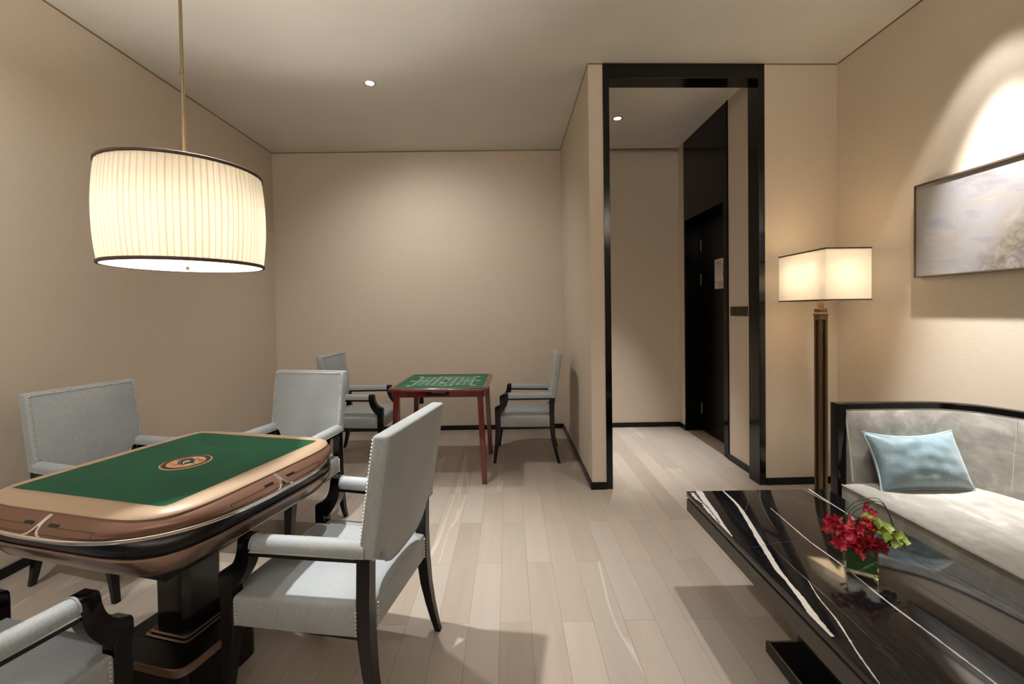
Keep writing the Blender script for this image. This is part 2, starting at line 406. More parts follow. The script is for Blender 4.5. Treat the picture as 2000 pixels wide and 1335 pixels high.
# baseboards
def bboard(name, x0, x1, y0, y1, M=None):
    bm = B(); box(bm, x0, x1, y0, y1, 0, 0.052, 0.002, 1, M=M); return struct(name, bm, M_base)
bboard('baseboard_left', XL, XL + 0.012, YF, YB)
bboard('baseboard_back', XL + 0.012, XP - 0.012, YB - 0.012, YB)
bm = B(); box(bm, XP - 0.012, XP, YP - 0.012, YB, 0, 0.052); box(bm, -0.012, XO0, -0.012, 0, 0, 0.052, M=PM); struct('baseboard_partition', bm, M_base)
bboard('baseboard_alcove', XO1, 1.84, -0.012, 0, PM)
bboard('baseboard_right', XR - 0.012, XR, YF, 3.14)
bboard('baseboard_corridor', XP + 0.11, XH, YB - 0.012, YB)
bm = B(); box(bm, XH - 0.012, XH, 3.27, 3.69, 0, 0.052); box(bm, XH - 0.012, XH, 4.60, YB - 0.012, 0, 0.052); struct('baseboard_corridor_right', bm, M_base)
# brown strips paint in the shadow line where walls meet the ceiling
def gap(name, x0, x1, y0, y1, M=None):
    bm = B(); box(bm, x0, x1, y0, y1, H - 0.009, H, M=M); return struct(name, bm, M_gap)
gap('trim_1', XL, XL + 0.003, YF, YB); gap('trim_2', XL, XP, YB - 0.003, YB)
gap('trim_3', XP - 0.003, XP, YP, YB); gap('trim_4', 0, XO0, -0.003, 0, PM); gap('trim_5', XO1, 1.83, -0.003, 0, PM)
gap('trim_6', XR - 0.003, XR, YF, 3.15); gap('trim_7', XP + 0.11, XH, YB - 0.003, YB)
# entrance door recess: black lining panel, header, leaf
bm = B()
box(bm, XH - 0.012, XH + 0.002, 3.69, 3.705, 0, H)                 # near edge strip
box(bm, XH - 0.004, XR, 3.69, 3.775, 0, H)                          # near jamb
box(bm, XH - 0.004, XR, 4.595, 4.62, 0, 2.246)                      # far jamb
box(bm, XH - 0.004, XR, 3.775, 4.62, 2.246, H)                      # header panel
struct('trim_8', bm, M_panel)
bm = B(); box(bm, 2.068, 2.112, 3.775, 4.595, 0.004, 2.246, 0.003, 1)
door = struct('door_2', bm, M_doorblk); door['label'] = 'black entrance door set deep in the corridor wall'
for z0 in (1.922, 1.562, 0.184):
    bm = B(); lathe(bm, [(0.006, 0), (0.0075, 0.003), (0.0075, 0.117), (0.006, 0.12)], 10, (2.060, 4.583, z0)); obj('hinge', bm, M_brass, door)
bm = B(); box(bm, XH + 0.002, 2.07, 3.775, 4.595, 0.0, 0.002); struct('trim_9', bm, simple('dark_stone_threshold', rgb(104, 88, 72), 0.35))
# evacuation notice on the door leaf
nt = empty('notice', (2.067, 4.19, 1.65), label='white evacuation notice sheet stuck on the black entrance door', cat='sign')
bm = B(); box(bm, -0.002, 0, -0.098, 0.098, -0.145, 0.145); obj('sheet', bm, M_paper, nt, None)
rnd = random.Random(4)
bm = B()
for k in range(4): box(bm, -0.0026, -0.002, -0.04, 0.08, 0.118 - 0.009 * k, 0.123 - 0.009 * k)
obj('printed_heading', bm, M_ink, nt, None)
bm = B()
for k in range(9): box(bm, -0.0026, -0.002, -0.075 + 0.016 * k, -0.073 + 0.016 * k, -0.0 + 0.02 * (k % 2), 0.085)
for k in range(5): box(bm, -0.0026, -0.002, -0.075, 0.055, 0.004 + 0.02 * k, 0.006 + 0.02 * k)
obj('printed_plan', bm, M_ink, nt, None)
bm = B()
for k in range(8): box(bm, -0.0026, -0.002, -0.08, 0.02 + 0.06 * rnd.random(), -0.135 + 0.008 * k, -0.131 + 0.008 * k)
obj('printed_lines', bm, M_ink, nt, None)
bm = B(); box(bm, -0.0028, -0.002, -0.088, -0.066, -0.028, -0.006); obj('red_mark', bm, M_inkdk, nt, None)
# switch plate on the corridor wall
sw = empty('light_switch', (XH - 0.001, 3.518, 1.284), label='bronze three-gang switch plate on the corridor wall beside the portal', cat='switch')
bm = B(); box(bm, -0.010, 0.0, -0.126, 0.126, -0.039, 0.039, 0.002, 1); obj('plate', bm, M_brassdk, sw)
for k in range(3):
    bm = B(); box(bm, -0.013, -0.009, -0.114 + 0.083 * k + 0.003, -0.114 + 0.083 * k + 0.072, -0.029, 0.029, 0.0015, 1); obj('rocker', bm, simple('dark_switch_rocker', rgb(34, 32, 26), 0.3) if k == 0 else bpy.data.materials['dark_switch_rocker'], sw)
# socket low on the back wall
so = empty('wall_socket', (-0.99, YB, 0.335), label='small black socket plate low on the back wall behind the folding table', cat='socket')
bm = B(); box(bm, -0.03, 0.03, -0.009, 0, -0.034, 0.034, 0.002, 1); obj('plate', bm, M_blackpl, so)
bm = B()
for dx in (-0.01, 0.01): box(bm, dx - 0.002, dx + 0.002, -0.0098, -0.0085, -0.008, 0.008)
obj('slots', bm, M_brassdk, so, None)

# ------------------------------------------------------------------ downlights
lens_proto = None
for (x, y, W, cone, blend, aim, lab) in DOWNLIGHTS:
    e = empty('downlight', (x, y, H), label=lab, cat='ceiling light', group='recessed ceiling downlights')
    bm = B(); lathe(bm, [(0.052, 0.0), (0.052, -0.003), (0.047, -0.005), (0.033, -0.003), (0.031, 0.0)], 28, cap=False); obj('trim_ring', bm, M_whitepl, e)
    bm = B(); lathe(bm, [(0.032, -0.0008), (0.032, -0.0025), (0.010, -0.0035)], 24); obj('lens', bm, M_lens, e)
    ld = bpy.data.lights.new('bulb', 'SPOT'); ld.energy = W; ld.color = WARM; ld.spot_size = math.radians(cone); ld.spot_blend = blend
    ld.shadow_soft_size = 0.03
    lo = bpy.data.objects.new('bulb', ld); COL.objects.link(lo); lo.parent = e; lo.location = (0, 0, -0.02)
    if aim and x < 2: lo.rotation_euler = (Vector(aim) - Vector((x, y, H - 0.02))).to_track_quat('-Z', 'Y').to_euler()
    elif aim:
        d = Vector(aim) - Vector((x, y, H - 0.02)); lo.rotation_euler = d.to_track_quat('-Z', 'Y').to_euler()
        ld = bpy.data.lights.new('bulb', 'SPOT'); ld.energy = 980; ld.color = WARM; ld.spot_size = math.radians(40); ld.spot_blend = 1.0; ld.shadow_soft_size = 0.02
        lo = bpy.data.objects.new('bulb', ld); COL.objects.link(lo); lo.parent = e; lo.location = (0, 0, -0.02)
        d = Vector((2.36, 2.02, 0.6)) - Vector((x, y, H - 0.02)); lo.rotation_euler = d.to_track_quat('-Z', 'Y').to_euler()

# ------------------------------------------------------------------ pendant lamp
PX, PY = -1.274, 1.724
pe = empty('pendant_lamp', (PX, PY, 0), label='cream pleated drum pendant lamp hanging over the mahjong table', cat='lamp')
ZT, ZB = 1.874, 1.510
bm = B(); NP = 84; rings = []
nr = 14
for j in range(nr + 1):
    t = j / nr; z = ZB + (ZT - ZB) * t
    R0 = 0.2585 + 0.0125 * (1 - (2 * t - 1) ** 2)
    ring = []
    for i in range(NP * 6):
        a = 2 * PI * i / (NP * 6); k = (i % 6) / 6
        jig = mnoise.noise((math.cos(a) * 7, math.sin(a) * 7, t * 0.6)) * 0.05
        ph = math.cos(2 * PI * (k + jig)) ; r = R0 + 0.0042 * abs(ph) ** 0.7 * (0.75 + 0.5 * mnoise.noise((i // 6 * 1.7, 3.1, 0)))
        ring.append((r * math.cos(a), r * math.sin(a), z))
    rings.append(ring)
loft(bm, rings, cap=False); obj('lamp_shade', bm, M_shade, pe, 80)
for nm, z, in (('top_trim', ZT), ('bottom_trim', ZB)):
    bm = B(); lathe(bm, [(0.2655, z - 0.006), (0.2675, z - 0.003), (0.2675, z + 0.004), (0.2655, z + 0.006), (0.2585, z + 0.006), (0.2585, z - 0.006), (0.2655, z - 0.006)], 96, cap=False); obj(nm, bm, M_trim, pe)
bm = B(); lathe(bm, [(0.258, ZB - 0.003), (0.258, ZB + 0.002)], 96); obj('diffuser', bm, M_diff, pe)
bm = B(); lathe(bm, [(0.004, ZB - 0.003), (0.006, ZB - 0.006), (0.006, ZB - 0.014), (0.002, ZB - 0.017)], 12); obj('finial', bm, M_brass, pe)
bm = B(); lathe(bm, [(0.0068, ZT - 0.05), (0.0068, H - 0.02)], 12)
for zz in (2.26, 2.70): lathe(bm, [(0.0082, zz), (0.0082, zz + 0.02)], 12)
obj('rod', bm, M_brass, pe)
bm = B(); lathe(bm, [(0.06, H - 0.0), (0.06, H - 0.018), (0.012, H - 0.03)], 28); obj('ceiling_canopy', bm, M_brass, pe)
bm = B()
for k in range(3):
    a = 2 * PI * k / 3; tube(bm, [(0, 0, ZT - 0.03), (0.262 * math.cos(a), 0.262 * math.sin(a), ZT - 0.003)], 0.003, 6)
obj('spider_arms', bm, M_brass, pe)
for k in range(3):
    a = 2 * PI * k / 3 + 0.5
    bm = B(); lathe(bm, [(0.012, 0.07), (0.016, 0.04), (0.03, 0.01), (0.03, -0.012), (0.012, -0.03)], 14, (0.05 * math.cos(a), 0.05 * math.sin(a), 1.73)); obj('bulb', bm, M_whitepl, pe).hide_render = False
    ld = bpy.data.lights.new('bulb_light', 'POINT'); ld.energy = 24; ld.color = (1.0, 0.93, 0.83); ld.shadow_soft_size = 0.035
    lo = bpy.data.objects.new('bulb_light', ld); COL.objects.link(lo); lo.parent = pe; lo.location = (0.05 * math.cos(a), 0.05 * math.sin(a), 1.675)

# ------------------------------------------------------------------ armchairs
def rect(v0, v1, u0, u1, z): return [(v0, u0, z), (v1, u0, z), (v1, u1, z), (v0, u1, z)]
def scaled(poly, s, c): return [(c[0] + (p[0] - c[0]) * s, c[1] + (p[1] - c[1]) * s) for p in poly]
def nails(bm, pts, nrm, sp=0.0114, r=0.0040):
    P = [Vector(p) for p in pts]; acc = 0.0
    L = [0]
    for a, b in zip(P, P[1:]): L.append(L[-1] + (b - a).length)
    n = max(2, int(L[-1] / sp)); out = 0
    for k in range(n + 1):
        d = L[-1] * k / n; i = 0
        while i < len(P) - 2 and L[i + 1] < d: i += 1
        t = (d - L[i]) / max(1e-9, L[i + 1] - L[i])
        ball(bm, P[i].lerp(P[i + 1], t) + Vector(nrm) * 0.0015, r, 1)
def make_chair():
    root = empty('armchair')
    # seat
    ol = [(0.262, -0.216), (0.262, 0.216), (0.222, 0.218), (0.222, 0.262), (0.0, 0.255), (-0.203, 0.245), (-0.203, 0.203), (-0.238, 0.2),
          (-0.238, -0.2), (-0.203, -0.203), (-0.203, -0.245), (0.0, -0.255), (0.222, -0.262), (0.222, -0.218)]
    bm = B(); c = (0.01, 0)
    rings = [[(p[0], p[1], z) for p in scaled(ol, s, c)] for s, z in ((0.985, 0.318), (1.0, 0.322), (1.0, 0.400), (0.993, 0.410), (0.972, 0.416), (0.9, 0.424), (0.75, 0.434), (0.5, 0.442), (0.22, 0.446), (0.03, 0.447))]
    loft(bm, rings); seat = obj('seat', bm, M_chairfab, root, 50)
    def nail_row(pts, nrm, par):
        bm = B(); nails(bm, pts, nrm); return obj('nailhead_row', bm, M_nail, par)
    for s in (1, -1):
        for vv in (0.214, -0.195): nail_row([(vv, s * (0.2622 if vv > 0 else 0.2452), 0.326), (vv, s * (0.2622 if vv > 0 else 0.2452), 0.398)], (0, s, 0), seat)
        nail_row([(-0.2385, s * 0.19, 0.326), (-0.2385, s * 0.19, 0.398)], (-1, 0, 0), seat)
        nail_row([(0.2625, s * 0.207, 0.326), (0.2625, s * 0.207, 0.398)], (1, 0, 0), seat)
    bm = B(); box(bm, -0.225, 0.25, -0.205, 0.205, 0.306, 0.319); box(bm, -0.2, 0.22, -0.238, 0.238, 0.306, 0.319); obj('seat_rail', bm, M_ebony, root, None)
    # backrest: outline in (u, w)
    HW, HT = 0.246, 0.378
    low = [(-1.0, 0.0), (-0.86, 0.0), (-0.80, 0.008), (-0.75, -0.004), (-0.70, -0.03), (-0.60, -0.058), (-0.45, -0.076), (-0.25, -0.084), (0.0, -0.086)]
    low = [(a * HW, b) for a, b in low]; lowr = [(-a, b) for a, b in low[:-1]][::-1]
    side = [(HW, w_) for w_ in (0.09, 0.18, 0.27)]
    top = [(HW, HT - 0.010), (HW - 0.003, HT - 0.003), (HW - 0.01, HT)] + [(a * HW, HT) for a in (0.6, 0.3, 0, -0.3, -0.6)] + [(-HW + 0.01, HT), (-HW + 0.003, HT - 0.003), (-HW, HT - 0.010)]
    poly = low + lowr + side + top + [(-p[0], p[1]) for p in side[::-1]]
    cc = (0, 0.17)
    def bp(u, w_, d): return (-0.206 - 0.057 * (w_ / HT) + d, u, 0.565 + w_)
    bm = B()
    prof = [(0.962, -0.053), (0.978, -0.0515), (0.993, -0.047), (1.0, -0.040), (1.0, -0.010), (0.993, -0.003), (0.978, 0.001), (0.962, 0.0025)]
    rings = [[bp(p[0], p[1], d) for p in scaled(poly, s, cc)] for s, d in prof]
    loft(bm, rings); back = obj('backrest', bm, M_chairfab, root, 60)
    ins = 0.012
    nail_row([bp(HW - ins, 0.045, 0.0025), bp(HW - ins, HT - ins, 0.0025), bp(-HW + ins, HT - ins, 0.0025), bp(-HW + ins, 0.045, 0.0025)], (1, 0, 0), back)
    for s in (1, -1):
        nail_row([bp(s * a * HW, b + 0.012, 0.0025) for a, b in ((-0.86, 0.0), (-0.77, 0.004), (-0.68, -0.028), (-0.60, -0.05))], (1, 0, 0), back)
    bm = B()
    tube(bm, [bp(p[0], p[1], -0.05) for p in (low + lowr)], 0.0035, 6); obj('piping', bm, M_chairfab, back)
    # legs
    for s in (1, -1):
        bm = B()
        prof = [(0.0, 0.266, 0.291, 0.228, 0.254), (0.06, 0.258, 0.284, 0.226, 0.256), (0.16, 0.242, 0.275, 0.223, 0.26), (0.30, 0.222, 0.267, 0.219, 0.265), (0.318, 0.221, 0.268, 0.218, 0.266), (0.445, 0.224, 0.27, 0.22, 0.266)]
        loft(bm, [rect(a, b, *( (c_, d) if s > 0 else (-d, -c_)), z) for z, a, b, c_, d in prof])
        r = bmesh.ops.bevel(bm, geom=list(bm.edges), offset=0.002, segments=1, affect='EDGES'); obj('leg', bm, M_ebony, root, 40)
        bm = B()
        prof = [(0.0, -0.289, -0.265, 0.222, 0.246), (0.05, -0.276, -0.249, 0.218, 0.246), (0.12, -0.262, -0.230, 0.213, 0.247), (0.20, -0.250, -0.212, 0.208, 0.248), (0.318, -0.242, -0.197, 0.203, 0.248), (0.42, -0.240, -0.196, 0.203, 0.247), (0.578, -0.243, -0.200, 0.203, 0.245)]
        loft(bm, [rect(a, b, *((c_, d) if s > 0 else (-d, -c_)), z) for z, a, b, c_, d in prof])
        bmesh.ops.bevel(bm, geom=list(bm.edges), offset=0.002, segments=1, affect='EDGES'); obj('leg', bm, M_ebony, root, 40)
        # arm: curved support, rail, pad
        outer = smoothpath([(0.186, 0.6085, 0), (0.194, 0.602, 0), (0.199, 0.565, 0), (0.212, 0.53, 0), (0.236, 0.503, 0), (0.258, 0.494, 0), (0.268, 0.487, 0), (0.270, 0.465, 0), (0.270, 0.44, 0)], 4)
        inner = smoothpath([(0.223, 0.436, 0), (0.204, 0.449, 0), (0.186, 0.473, 0), (0.168, 0.503, 0), (0.157, 0.535, 0), (0.152, 0.572, 0), (0.151, 0.602, 0), (0.157, 0.6085, 0)], 4)
        poly2 = [(p.x, p.y) for p in outer + inner]
        u0, u1 = (0.222, 0.268) if s > 0 else (-0.268, -0.222)
        bm = B(); prism(bm, poly2, lambda a, b: (a, u0, b), lambda a, b: (a, u1, b), 0.0025, 2)
        arm = obj('arm_support', bm, M_ebony, root, 40)
        bm = B()
        loft(bm, [rect(v0, v0 + 0.0001, 0, 0, 0) for v0 in ()] or [[(v_, s * (uc - 0.02), 0.551), (v_, s * (uc + 0.02), 0.551), (v_, s * (uc + 0.02), 0.567), (v_, s * (uc - 0.02), 0.567)] for v_, uc in ((-0.215, 0.226), (-0.05, 0.236), (0.158, 0.245))])
        obj('arm_rail', bm, M_ebony, root, None)
        bm = B(); rings = []
        for v_, uc, k in ((-0.228, 0.224, 1.06), (-0.1, 0.232, 1.04), (0.05, 0.240, 1.02), (0.140, 0.244, 1.0), (0.149, 0.2445, 0.97), (0.152, 0.2445, 0.88)):
            ring = []
            for i in range(15):
                a = PI * i / 14; ring.append((v_, s * (uc + 0.0265 * k * math.cos(a)), 0.578 + 0.0325 * k * math.sin(a) ** 0.8))
            ring += [(v_, s * (uc - 0.0265 * k), 0.567), (v_, s * (uc + 0.0265 * k), 0.567)]
            rings.append(ring)
        loft(bm, rings); pad = obj('armrest_pad', bm, M_chairfab, root, 50)
        bm = B(); tube(bm, [(0.1505, s * (0.2445 + 0.0265 * math.cos(PI * i / 14)), 0.578 + 0.0325 * math.sin(PI * i / 14) ** 0.8) for i in range(15)], 0.003, 6)
        tube(bm, [(0.150, s * 0.272, 0.5685), (0.0, s * 0.264, 0.5685), (-0.2, s * 0.2535, 0.5685)], 0.0025, 6)
        obj('piping', bm, M_chairfab, pad)
    return root
def copy_tree(o, parent=None):
    c = o.copy(); COL.objects.link(c); c.parent = parent
    for ch in list(o.children): copy_tree(ch, c)
    return c
CH = [
    (-0.625, 1.579, 2.95, 'blue-grey armchair on the right of the mahjong table seen from behind its backrest'),
    (-2.034, 2.268, -0.241, 'blue-grey studded armchair against the left wall across the mahjong table'),
    (-1.354, 2.542, -1.761, 'blue-grey studded armchair at the far side of the mahjong table facing forward'),
    (-1.373, 0.985, 1.324, 'blue-grey armchair cut off in the bottom left corner with a curved black arm'),
    (-1.358, 3.967, -0.034, 'blue-grey armchair at the left of the folding game table by the back wall'),
    (0.155, 3.924, 3.078, 'blue-grey armchair at the right of the folding game table shown in profile'),
]
chair0 = make_chair()
roots = []
for i, (x, y, th, lab) in enumerate(CH):
    r = chair0 if i == 0 else copy_tree(chair0)
    roots.append((r, x, y, th, lab))
for r, x, y, th, lab in roots:
    r.location = (x, y, 0); r.rotation_euler = (0, 0, th); tag(r, lab, 'chair', 'studded armchairs around the game tables')

# ------------------------------------------------------------------ mahjong table
MX, MY, MR = -1.182, 1.568, -0.254
mt = empty('mahjong_table', (MX, MY, 0), MR, label='automatic mahjong table with green felt top and bronze sides', cat='table')
def sup(a, n, N=160):
    out = []
    for i in range(N):
        t = 2 * PI * i / N + PI / 4; c, s = math.cos(t), math.sin(t)
        # denser near corners is not needed: superellipse in polar form
        r = (abs(c / a) ** n + abs(s / a) ** n) ** (-1 / n)
        out.append((r * c, r * s))
    return out
def ring(a, n, z): return [(x, y, z) for x, y in sup(a, n)]
bm = B(); loft(bm, [ring(0.315, 60, 0.772), ring(0.315, 60, 0.7814)]); obj('playing_surface', bm, M_felt, mt)
bm = B(); loft(bm, [ring(0.312, 60, 0.774), ring(0.3125, 60, 0.7832), ring(0.3155, 40, 0.7852), ring(0.335, 14, 0.7842), ring(0.358, 8, 0.7795), ring(0.374, 6.2, 0.7745), ring(0.380, 5.7, 0.7700), ring(0.3795, 5.6, 0.7655), ring(0.36, 7, 0.765)], cap=False); obj('rim', bm, M_rim, mt, 50)
def lev(t):
    t = min(max(t, 0.0), 1.0)   # side panel section between rim and chrome strip: half extent, exponent, height
    return (0.378 + (0.427 - 0.378) * (1 - (1 - t) ** 1.5), 5.6 + (2.75 - 5.6) * t ** 0.9, 0.766 - 0.040 * t)
bm = B(); loft(bm, [ring(*lev(t)) for t in (0, 0.1, 0.2, 0.35, 0.5, 0.65, 0.76)] + [ring(lev(t)[0] + d_, lev(t)[1], lev(t)[2]) for t, d_ in ((0.80, 0.0015), (0.84, 0.0015), (0.86, -0.0005), (0.89, 0.002), (0.94, 0.002))] + [ring(0.4265, 2.75, 0.7255)], cap=False); obj('side_shell', bm, M_copper, mt, 50)
bm = B(); loft(bm, [ring(0.420, 2.75, 0.7265), ring(0.4295, 2.75, 0.726), ring(0.4320, 2.75, 0.7225), ring(0.4300, 2.78, 0.7145), ring(0.420, 2.8, 0.7135)], cap=False); obj('chrome_strip', bm, M_chrome, mt, 60)
bm = B(); R = []
for a, z in ((0.4255, 0.7138), (0.418, 0.702), (0.402, 0.682), (0.388, 0.668), (0.376, 0.665)):
    pts = ring(a, 2.8 + (0.7138 - z) * 50, z)
    R.append(pts)
loft(bm, R, cap=False); band = obj('black_band', bm, M_blackpl, mt, 50)
for q in range(4):     # ribbed grilles at the four corners
    bm = B(); R1, R2 = sup(0.4222, 3.0, 640), sup(0.3945, 4.75, 640)
    for i in range(640):
        x, y = R1[i]
        if abs(math.atan2(y, x) - (PI / 4 + q * PI / 2 if q < 2 else PI / 4 + q * PI / 2 - 2 * PI)) < 0.17:
            tube(bm, [(x, y, 0.710), (R2[i][0], R2[i][1], 0.672)], 0.0014, 4)
    obj('grille', bm, M_blackpl, band, None)
bm = B(); loft(bm, [ring(0.378, 5.2, 0.6675), ring(0.392, 5.2, 0.667), ring(0.3955, 5.2, 0.663), ring(0.393, 5.3, 0.656), ring(0.389, 5.5, 0.648), ring(0.379, 6, 0.632), ring(0.366, 6.5, 0.616), ring(0.358, 7, 0.606), ring(0.345, 7.5, 0.600), ring(0.33, 8, 0.597), ring(0.02, 8, 0.595)]); obj('lower_shell', bm, M_copper2, mt, 40)
# drawers and chrome dividers on each side
def sp(x, t, off, k):
    a, n, z = lev(t); y = -(max(0.0, a ** n - abs(x) ** n)) ** (1 / n) - off
    c, s = math.cos(k * PI / 2), math.sin(k * PI / 2)
    return (c * x - s * y, s * x + c * y, z + off * 0.3)
def ribbon(bm, pts, wd, off, k, mi=0):
    """thin raised line on the side shell along (x, t) points"""
    P = smoothpath([(p[0], p[1] * 0.06, 0) for p in pts], 5); L = []
    for i, p in enumerate(P):
        d = (P[min(i + 1, len(P) - 1)] - P[max(i - 1, 0)]).normalized(); nn = Vector((-d.y, d.x, 0))
        w_ = wd(i / (len(P) - 1)) if callable(wd) else wd
        a, b = p + nn * w_, p - nn * w_
        L.append([sp(a.x, a.y / 0.06, -0.001, k), sp(a.x, a.y / 0.06, off, k), sp(b.x, b.y / 0.06, off, k), sp(b.x, b.y / 0.06, -0.001, k)])
    loft(bm, L, mi=mi)
for k in range(4):
    for s in (1, -1):
        bm = B()
        path = [(s * 0.030, 0.50), (s * 0.080, 0.50), (s * 0.140, 0.50), (s * 0.187, 0.50), (s * 0.192, 0.54), (s * 0.192, 0.75), (s * 0.192, 1.0)]
        ribbon(bm, path, 0.0007, 0.0007, k)
        dr = obj('drawer', bm, M_brown, mt, None)
        bm = B(); ribbon(bm, [(s * 0.030, 0.42), (s * 0.045, 0.42), (s * 0.066, 0.42)], 0.0034, 0.0012, k); obj('drawer_handle', bm, M_blackpl, dr, None)
    bm = B()
    for s in (1, -1): ribbon(bm, [(s * 0.004, 0.08), (s * 0.004, 0.35), (s * 0.007, 0.6), (s * 0.016, 0.85), (s * 0.034, 1.0)], 0.0034, 0.0026, k)
    ribbon(bm, [(0, 0.03), (0, 0.3), (0, 0.52)], 0.0062, 0.0022, k)
    dv = obj('divider', bm, M_chrome, mt, 60)
    bm = B(); ribbon(bm, [(0, 0.62), (0, 0.8), (0, 1.0)], lambda q: 0.001 + 0.011 * q, 0.0012, k); obj('divider_gem', bm, simple('dark_amber_chrome', rgb(120, 84, 66), 0.1, 1.0) if k == 0 else bpy.data.materials['dark_amber_chrome'], dv, 60)
# central dice window
CX, CY = 0.012, -0.010
bm = B(); lathe(bm, [(0.078, 0.7814), (0.078, 0.7824), (0.074, 0.783)], 64, (CX, CY, 0)); disc = obj('centre_disc', bm, M_gold, mt)
bm = B(); lathe(bm, [(0.0735, 0.7828), (0.0735, 0.7834), (0.0585, 0.7834), (0.0585, 0.7828)], 64, (CX, CY, 0), cap=False); obj('dark_ring', bm, M_brown, disc, 20)
bm = B(); lathe(bm, [(0.0265, 0.783), (0.026, 0.786), (0.021, 0.791), (0.012, 0.7935), (0.002, 0.794)], 32, (CX, CY, 0)); obj('dice_dome', bm, simple('smoked_dome', rgb(46, 44, 44), 0.06, coat=1.0), disc)
def flat(bm, cx, cy, w_, h_, a, z0=0.7826, z1=0.7836):
    box(bm, -w_ / 2, w_ / 2, -h_ / 2, h_ / 2, z0, z1, M=Matrix.Translation((cx, cy, 0)) @ Matrix.Rotation(a, 4, 'Z'))
TA = 0.62    # direction the printed motif points
def pol(r, a): return (CX + r * math.cos(TA + a), CY + r * math.sin(TA + a))
bm = B()
for a in (0.72, -0.72, PI - 0.72, PI + 0.72): flat(bm, *pol(0.036, a), 0.016, 0.006, TA + a)
flat(bm, *pol(0.044, 0.0), 0.017, 0.011, TA)
obj('dark_marks', bm, M_brown, disc, None)
bm = B(); flat(bm, *pol(0.046, PI), 0.016, 0.014, TA + 0.3); flat(bm, *pol(0.037, PI / 2), 0.011, 0.010, TA); flat(bm, *pol(0.037, -PI / 2), 0.011, 0.010, TA)
obj('red_buttons', bm, M_red, disc, None)
# pedestal
bm = B(); ch = 0.02
cp = [(-0.074 + ch, -0.074), (0.074 - ch, -0.074), (0.074, -0.074 + ch), (0.074, 0.074 - ch), (0.074 - ch, 0.074), (-0.074 + ch, 0.074), (-0.074, 0.074 - ch), (-0.074, -0.074 + ch)]
loft(bm, [[(x, y, z) for x, y in cp] for z in (0.19, 0.60)]); obj('column', bm, M_lacq, mt, None)
for a, z in ((0.092, 0.190), (0.082, 0.198)):
    bm = B(); loft(bm, [ring(a + 0.003, 12, z), ring(a + 0.003, 12, z + 0.006), ring(a, 12, z + 0.008), ring(a - 0.006, 12, z + 0.008)]); cl = obj('column_collar', bm, M_lacq, mt, 40)
    bm = B(); loft(bm, [ring(a + 0.0034, 12, z + 0.0035), ring(a + 0.0036, 12, z + 0.006), ring(a, 12, z + 0.0086), ring(a - 0.003, 12, z + 0.0086)], cap=False); obj('bronze_edge', bm, M_copper2, cl, 40)
bm = B(); loft(bm, [ring(0.176, 9, 0.150), ring(0.180, 9, 0.154), ring(0.180, 9, 0.186), ring(0.172, 9, 0.190), ring(0.02, 9, 0.191)]); obj('base', bm, M_blackpl, mt, 40)
bm = B(); loft(bm, [ring(0.181, 9, 0.156), ring(0.183, 9, 0.158), ring(0.183, 9, 0.182), ring(0.176, 9, 0.188)], cap=False); obj('base_trim', bm, M_copper2, mt, 40)
bm = B(); loft(bm, [ring(0.15, 9, 0.0), ring(0.15, 9, 0.152)]); obj('plinth', bm, M_blackpl, mt, 40)
bm = B(); box(bm, 0.10, 0.27, -0.285, 0.285, 0.548, 0.598, 0.004, 1); obj('control_box', bm, M_blackpl, mt)

# ------------------------------------------------------------------ folding game table at the back
BX, BY, BR = -0.540, 3.620, -0.026
bt = empty('folding_game_table', (BX, BY, 0), BR, label='red mahogany folding game table with a green printed board top by the back wall', cat='table')
hb = 0.377
def rr(a, r, z, N=6):
    out = []
    for qx, qy, a0 in ((1, 1, 0), (-1, 1, PI / 2), (-1, -1, PI), (1, -1, 3 * PI / 2)):
        for i in range(N + 1):
            t = a0 + PI / 2 * i / N; out.append((qx * (a - r) + r * math.cos(t), qy * (a - r) + r * math.sin(t), z))
    return out
bm = B(); loft(bm, [rr(hb - 0.035, 0.012, 0.725), rr(hb - 0.035, 0.012, 0.736), rr(hb - 0.02, 0.018, 0.7375), rr(hb - 0.004, 0.028, 0.735), rr(hb + 0.003, 0.03, 0.728), rr(hb + 0.003, 0.03, 0.716), rr(hb - 0.006, 0.03, 0.708), rr(hb - 0.02, 0.03, 0.706)], cap=False); obj('table_rim', bm, M_maho, bt, 50)
bm = B(); loft(bm, [rr(hb - 0.035, 0.012, 0.726), rr(hb - 0.035, 0.012, 0.7325)]); board = obj('felt_top', bm, M_felt2, bt)
bm = B(); loft(bm, [rr(hb - 0.022, 0.02, 0.665), rr(hb - 0.022, 0.02, 0.722)]); obj('apron', bm, M_maho, bt)
bm = B(); box(bm, -0.09, 0.09, -hb + 0.016, -hb + 0.024, 0.678, 0.706, 0.002, 1); ph = obj('drawer_pull', bm, M_blackpl, bt)
bm = B(); box(bm, -0.04, 0.06, -hb + 0.0155, -hb + 0.0165, 0.699, 0.703); obj('pull_lip', bm, M_steel, ph, None)
for sx in (1, -1):
    for sy in (1, -1):
        bm = B(); cx, cy = sx * (hb - 0.055), sy * (hb - 0.055)
        loft(bm, [[(cx + dx * h_ + sx * k, cy + dy * h_ + sy * k, z) for dx, dy in ((-1, -1), (1, -1), (1, 1), (-1, 1))] for h_, z, k in ((0.0185, 0.0, 0.026), (0.021, 0.35, 0.012), (0.021, 0.67, 0.0))])
        bmesh.ops.bevel(bm, geom=list(bm.edges), offset=0.002, segments=1, affect='EDGES'); lg = obj('leg', bm, M_maho, bt, 40)
        bm = B(); tube(bm, [(cx + sx * 0.024, cy - sy * 0.0, 0.665), (cx + sx * 0.021, cy - sy * 0.0, 0.58)], 0.0016, 5); obj('folding_brace', bm, M_steel, lg, None)
bm = B(); Z0, Z1 = 0.7325, 0.7331
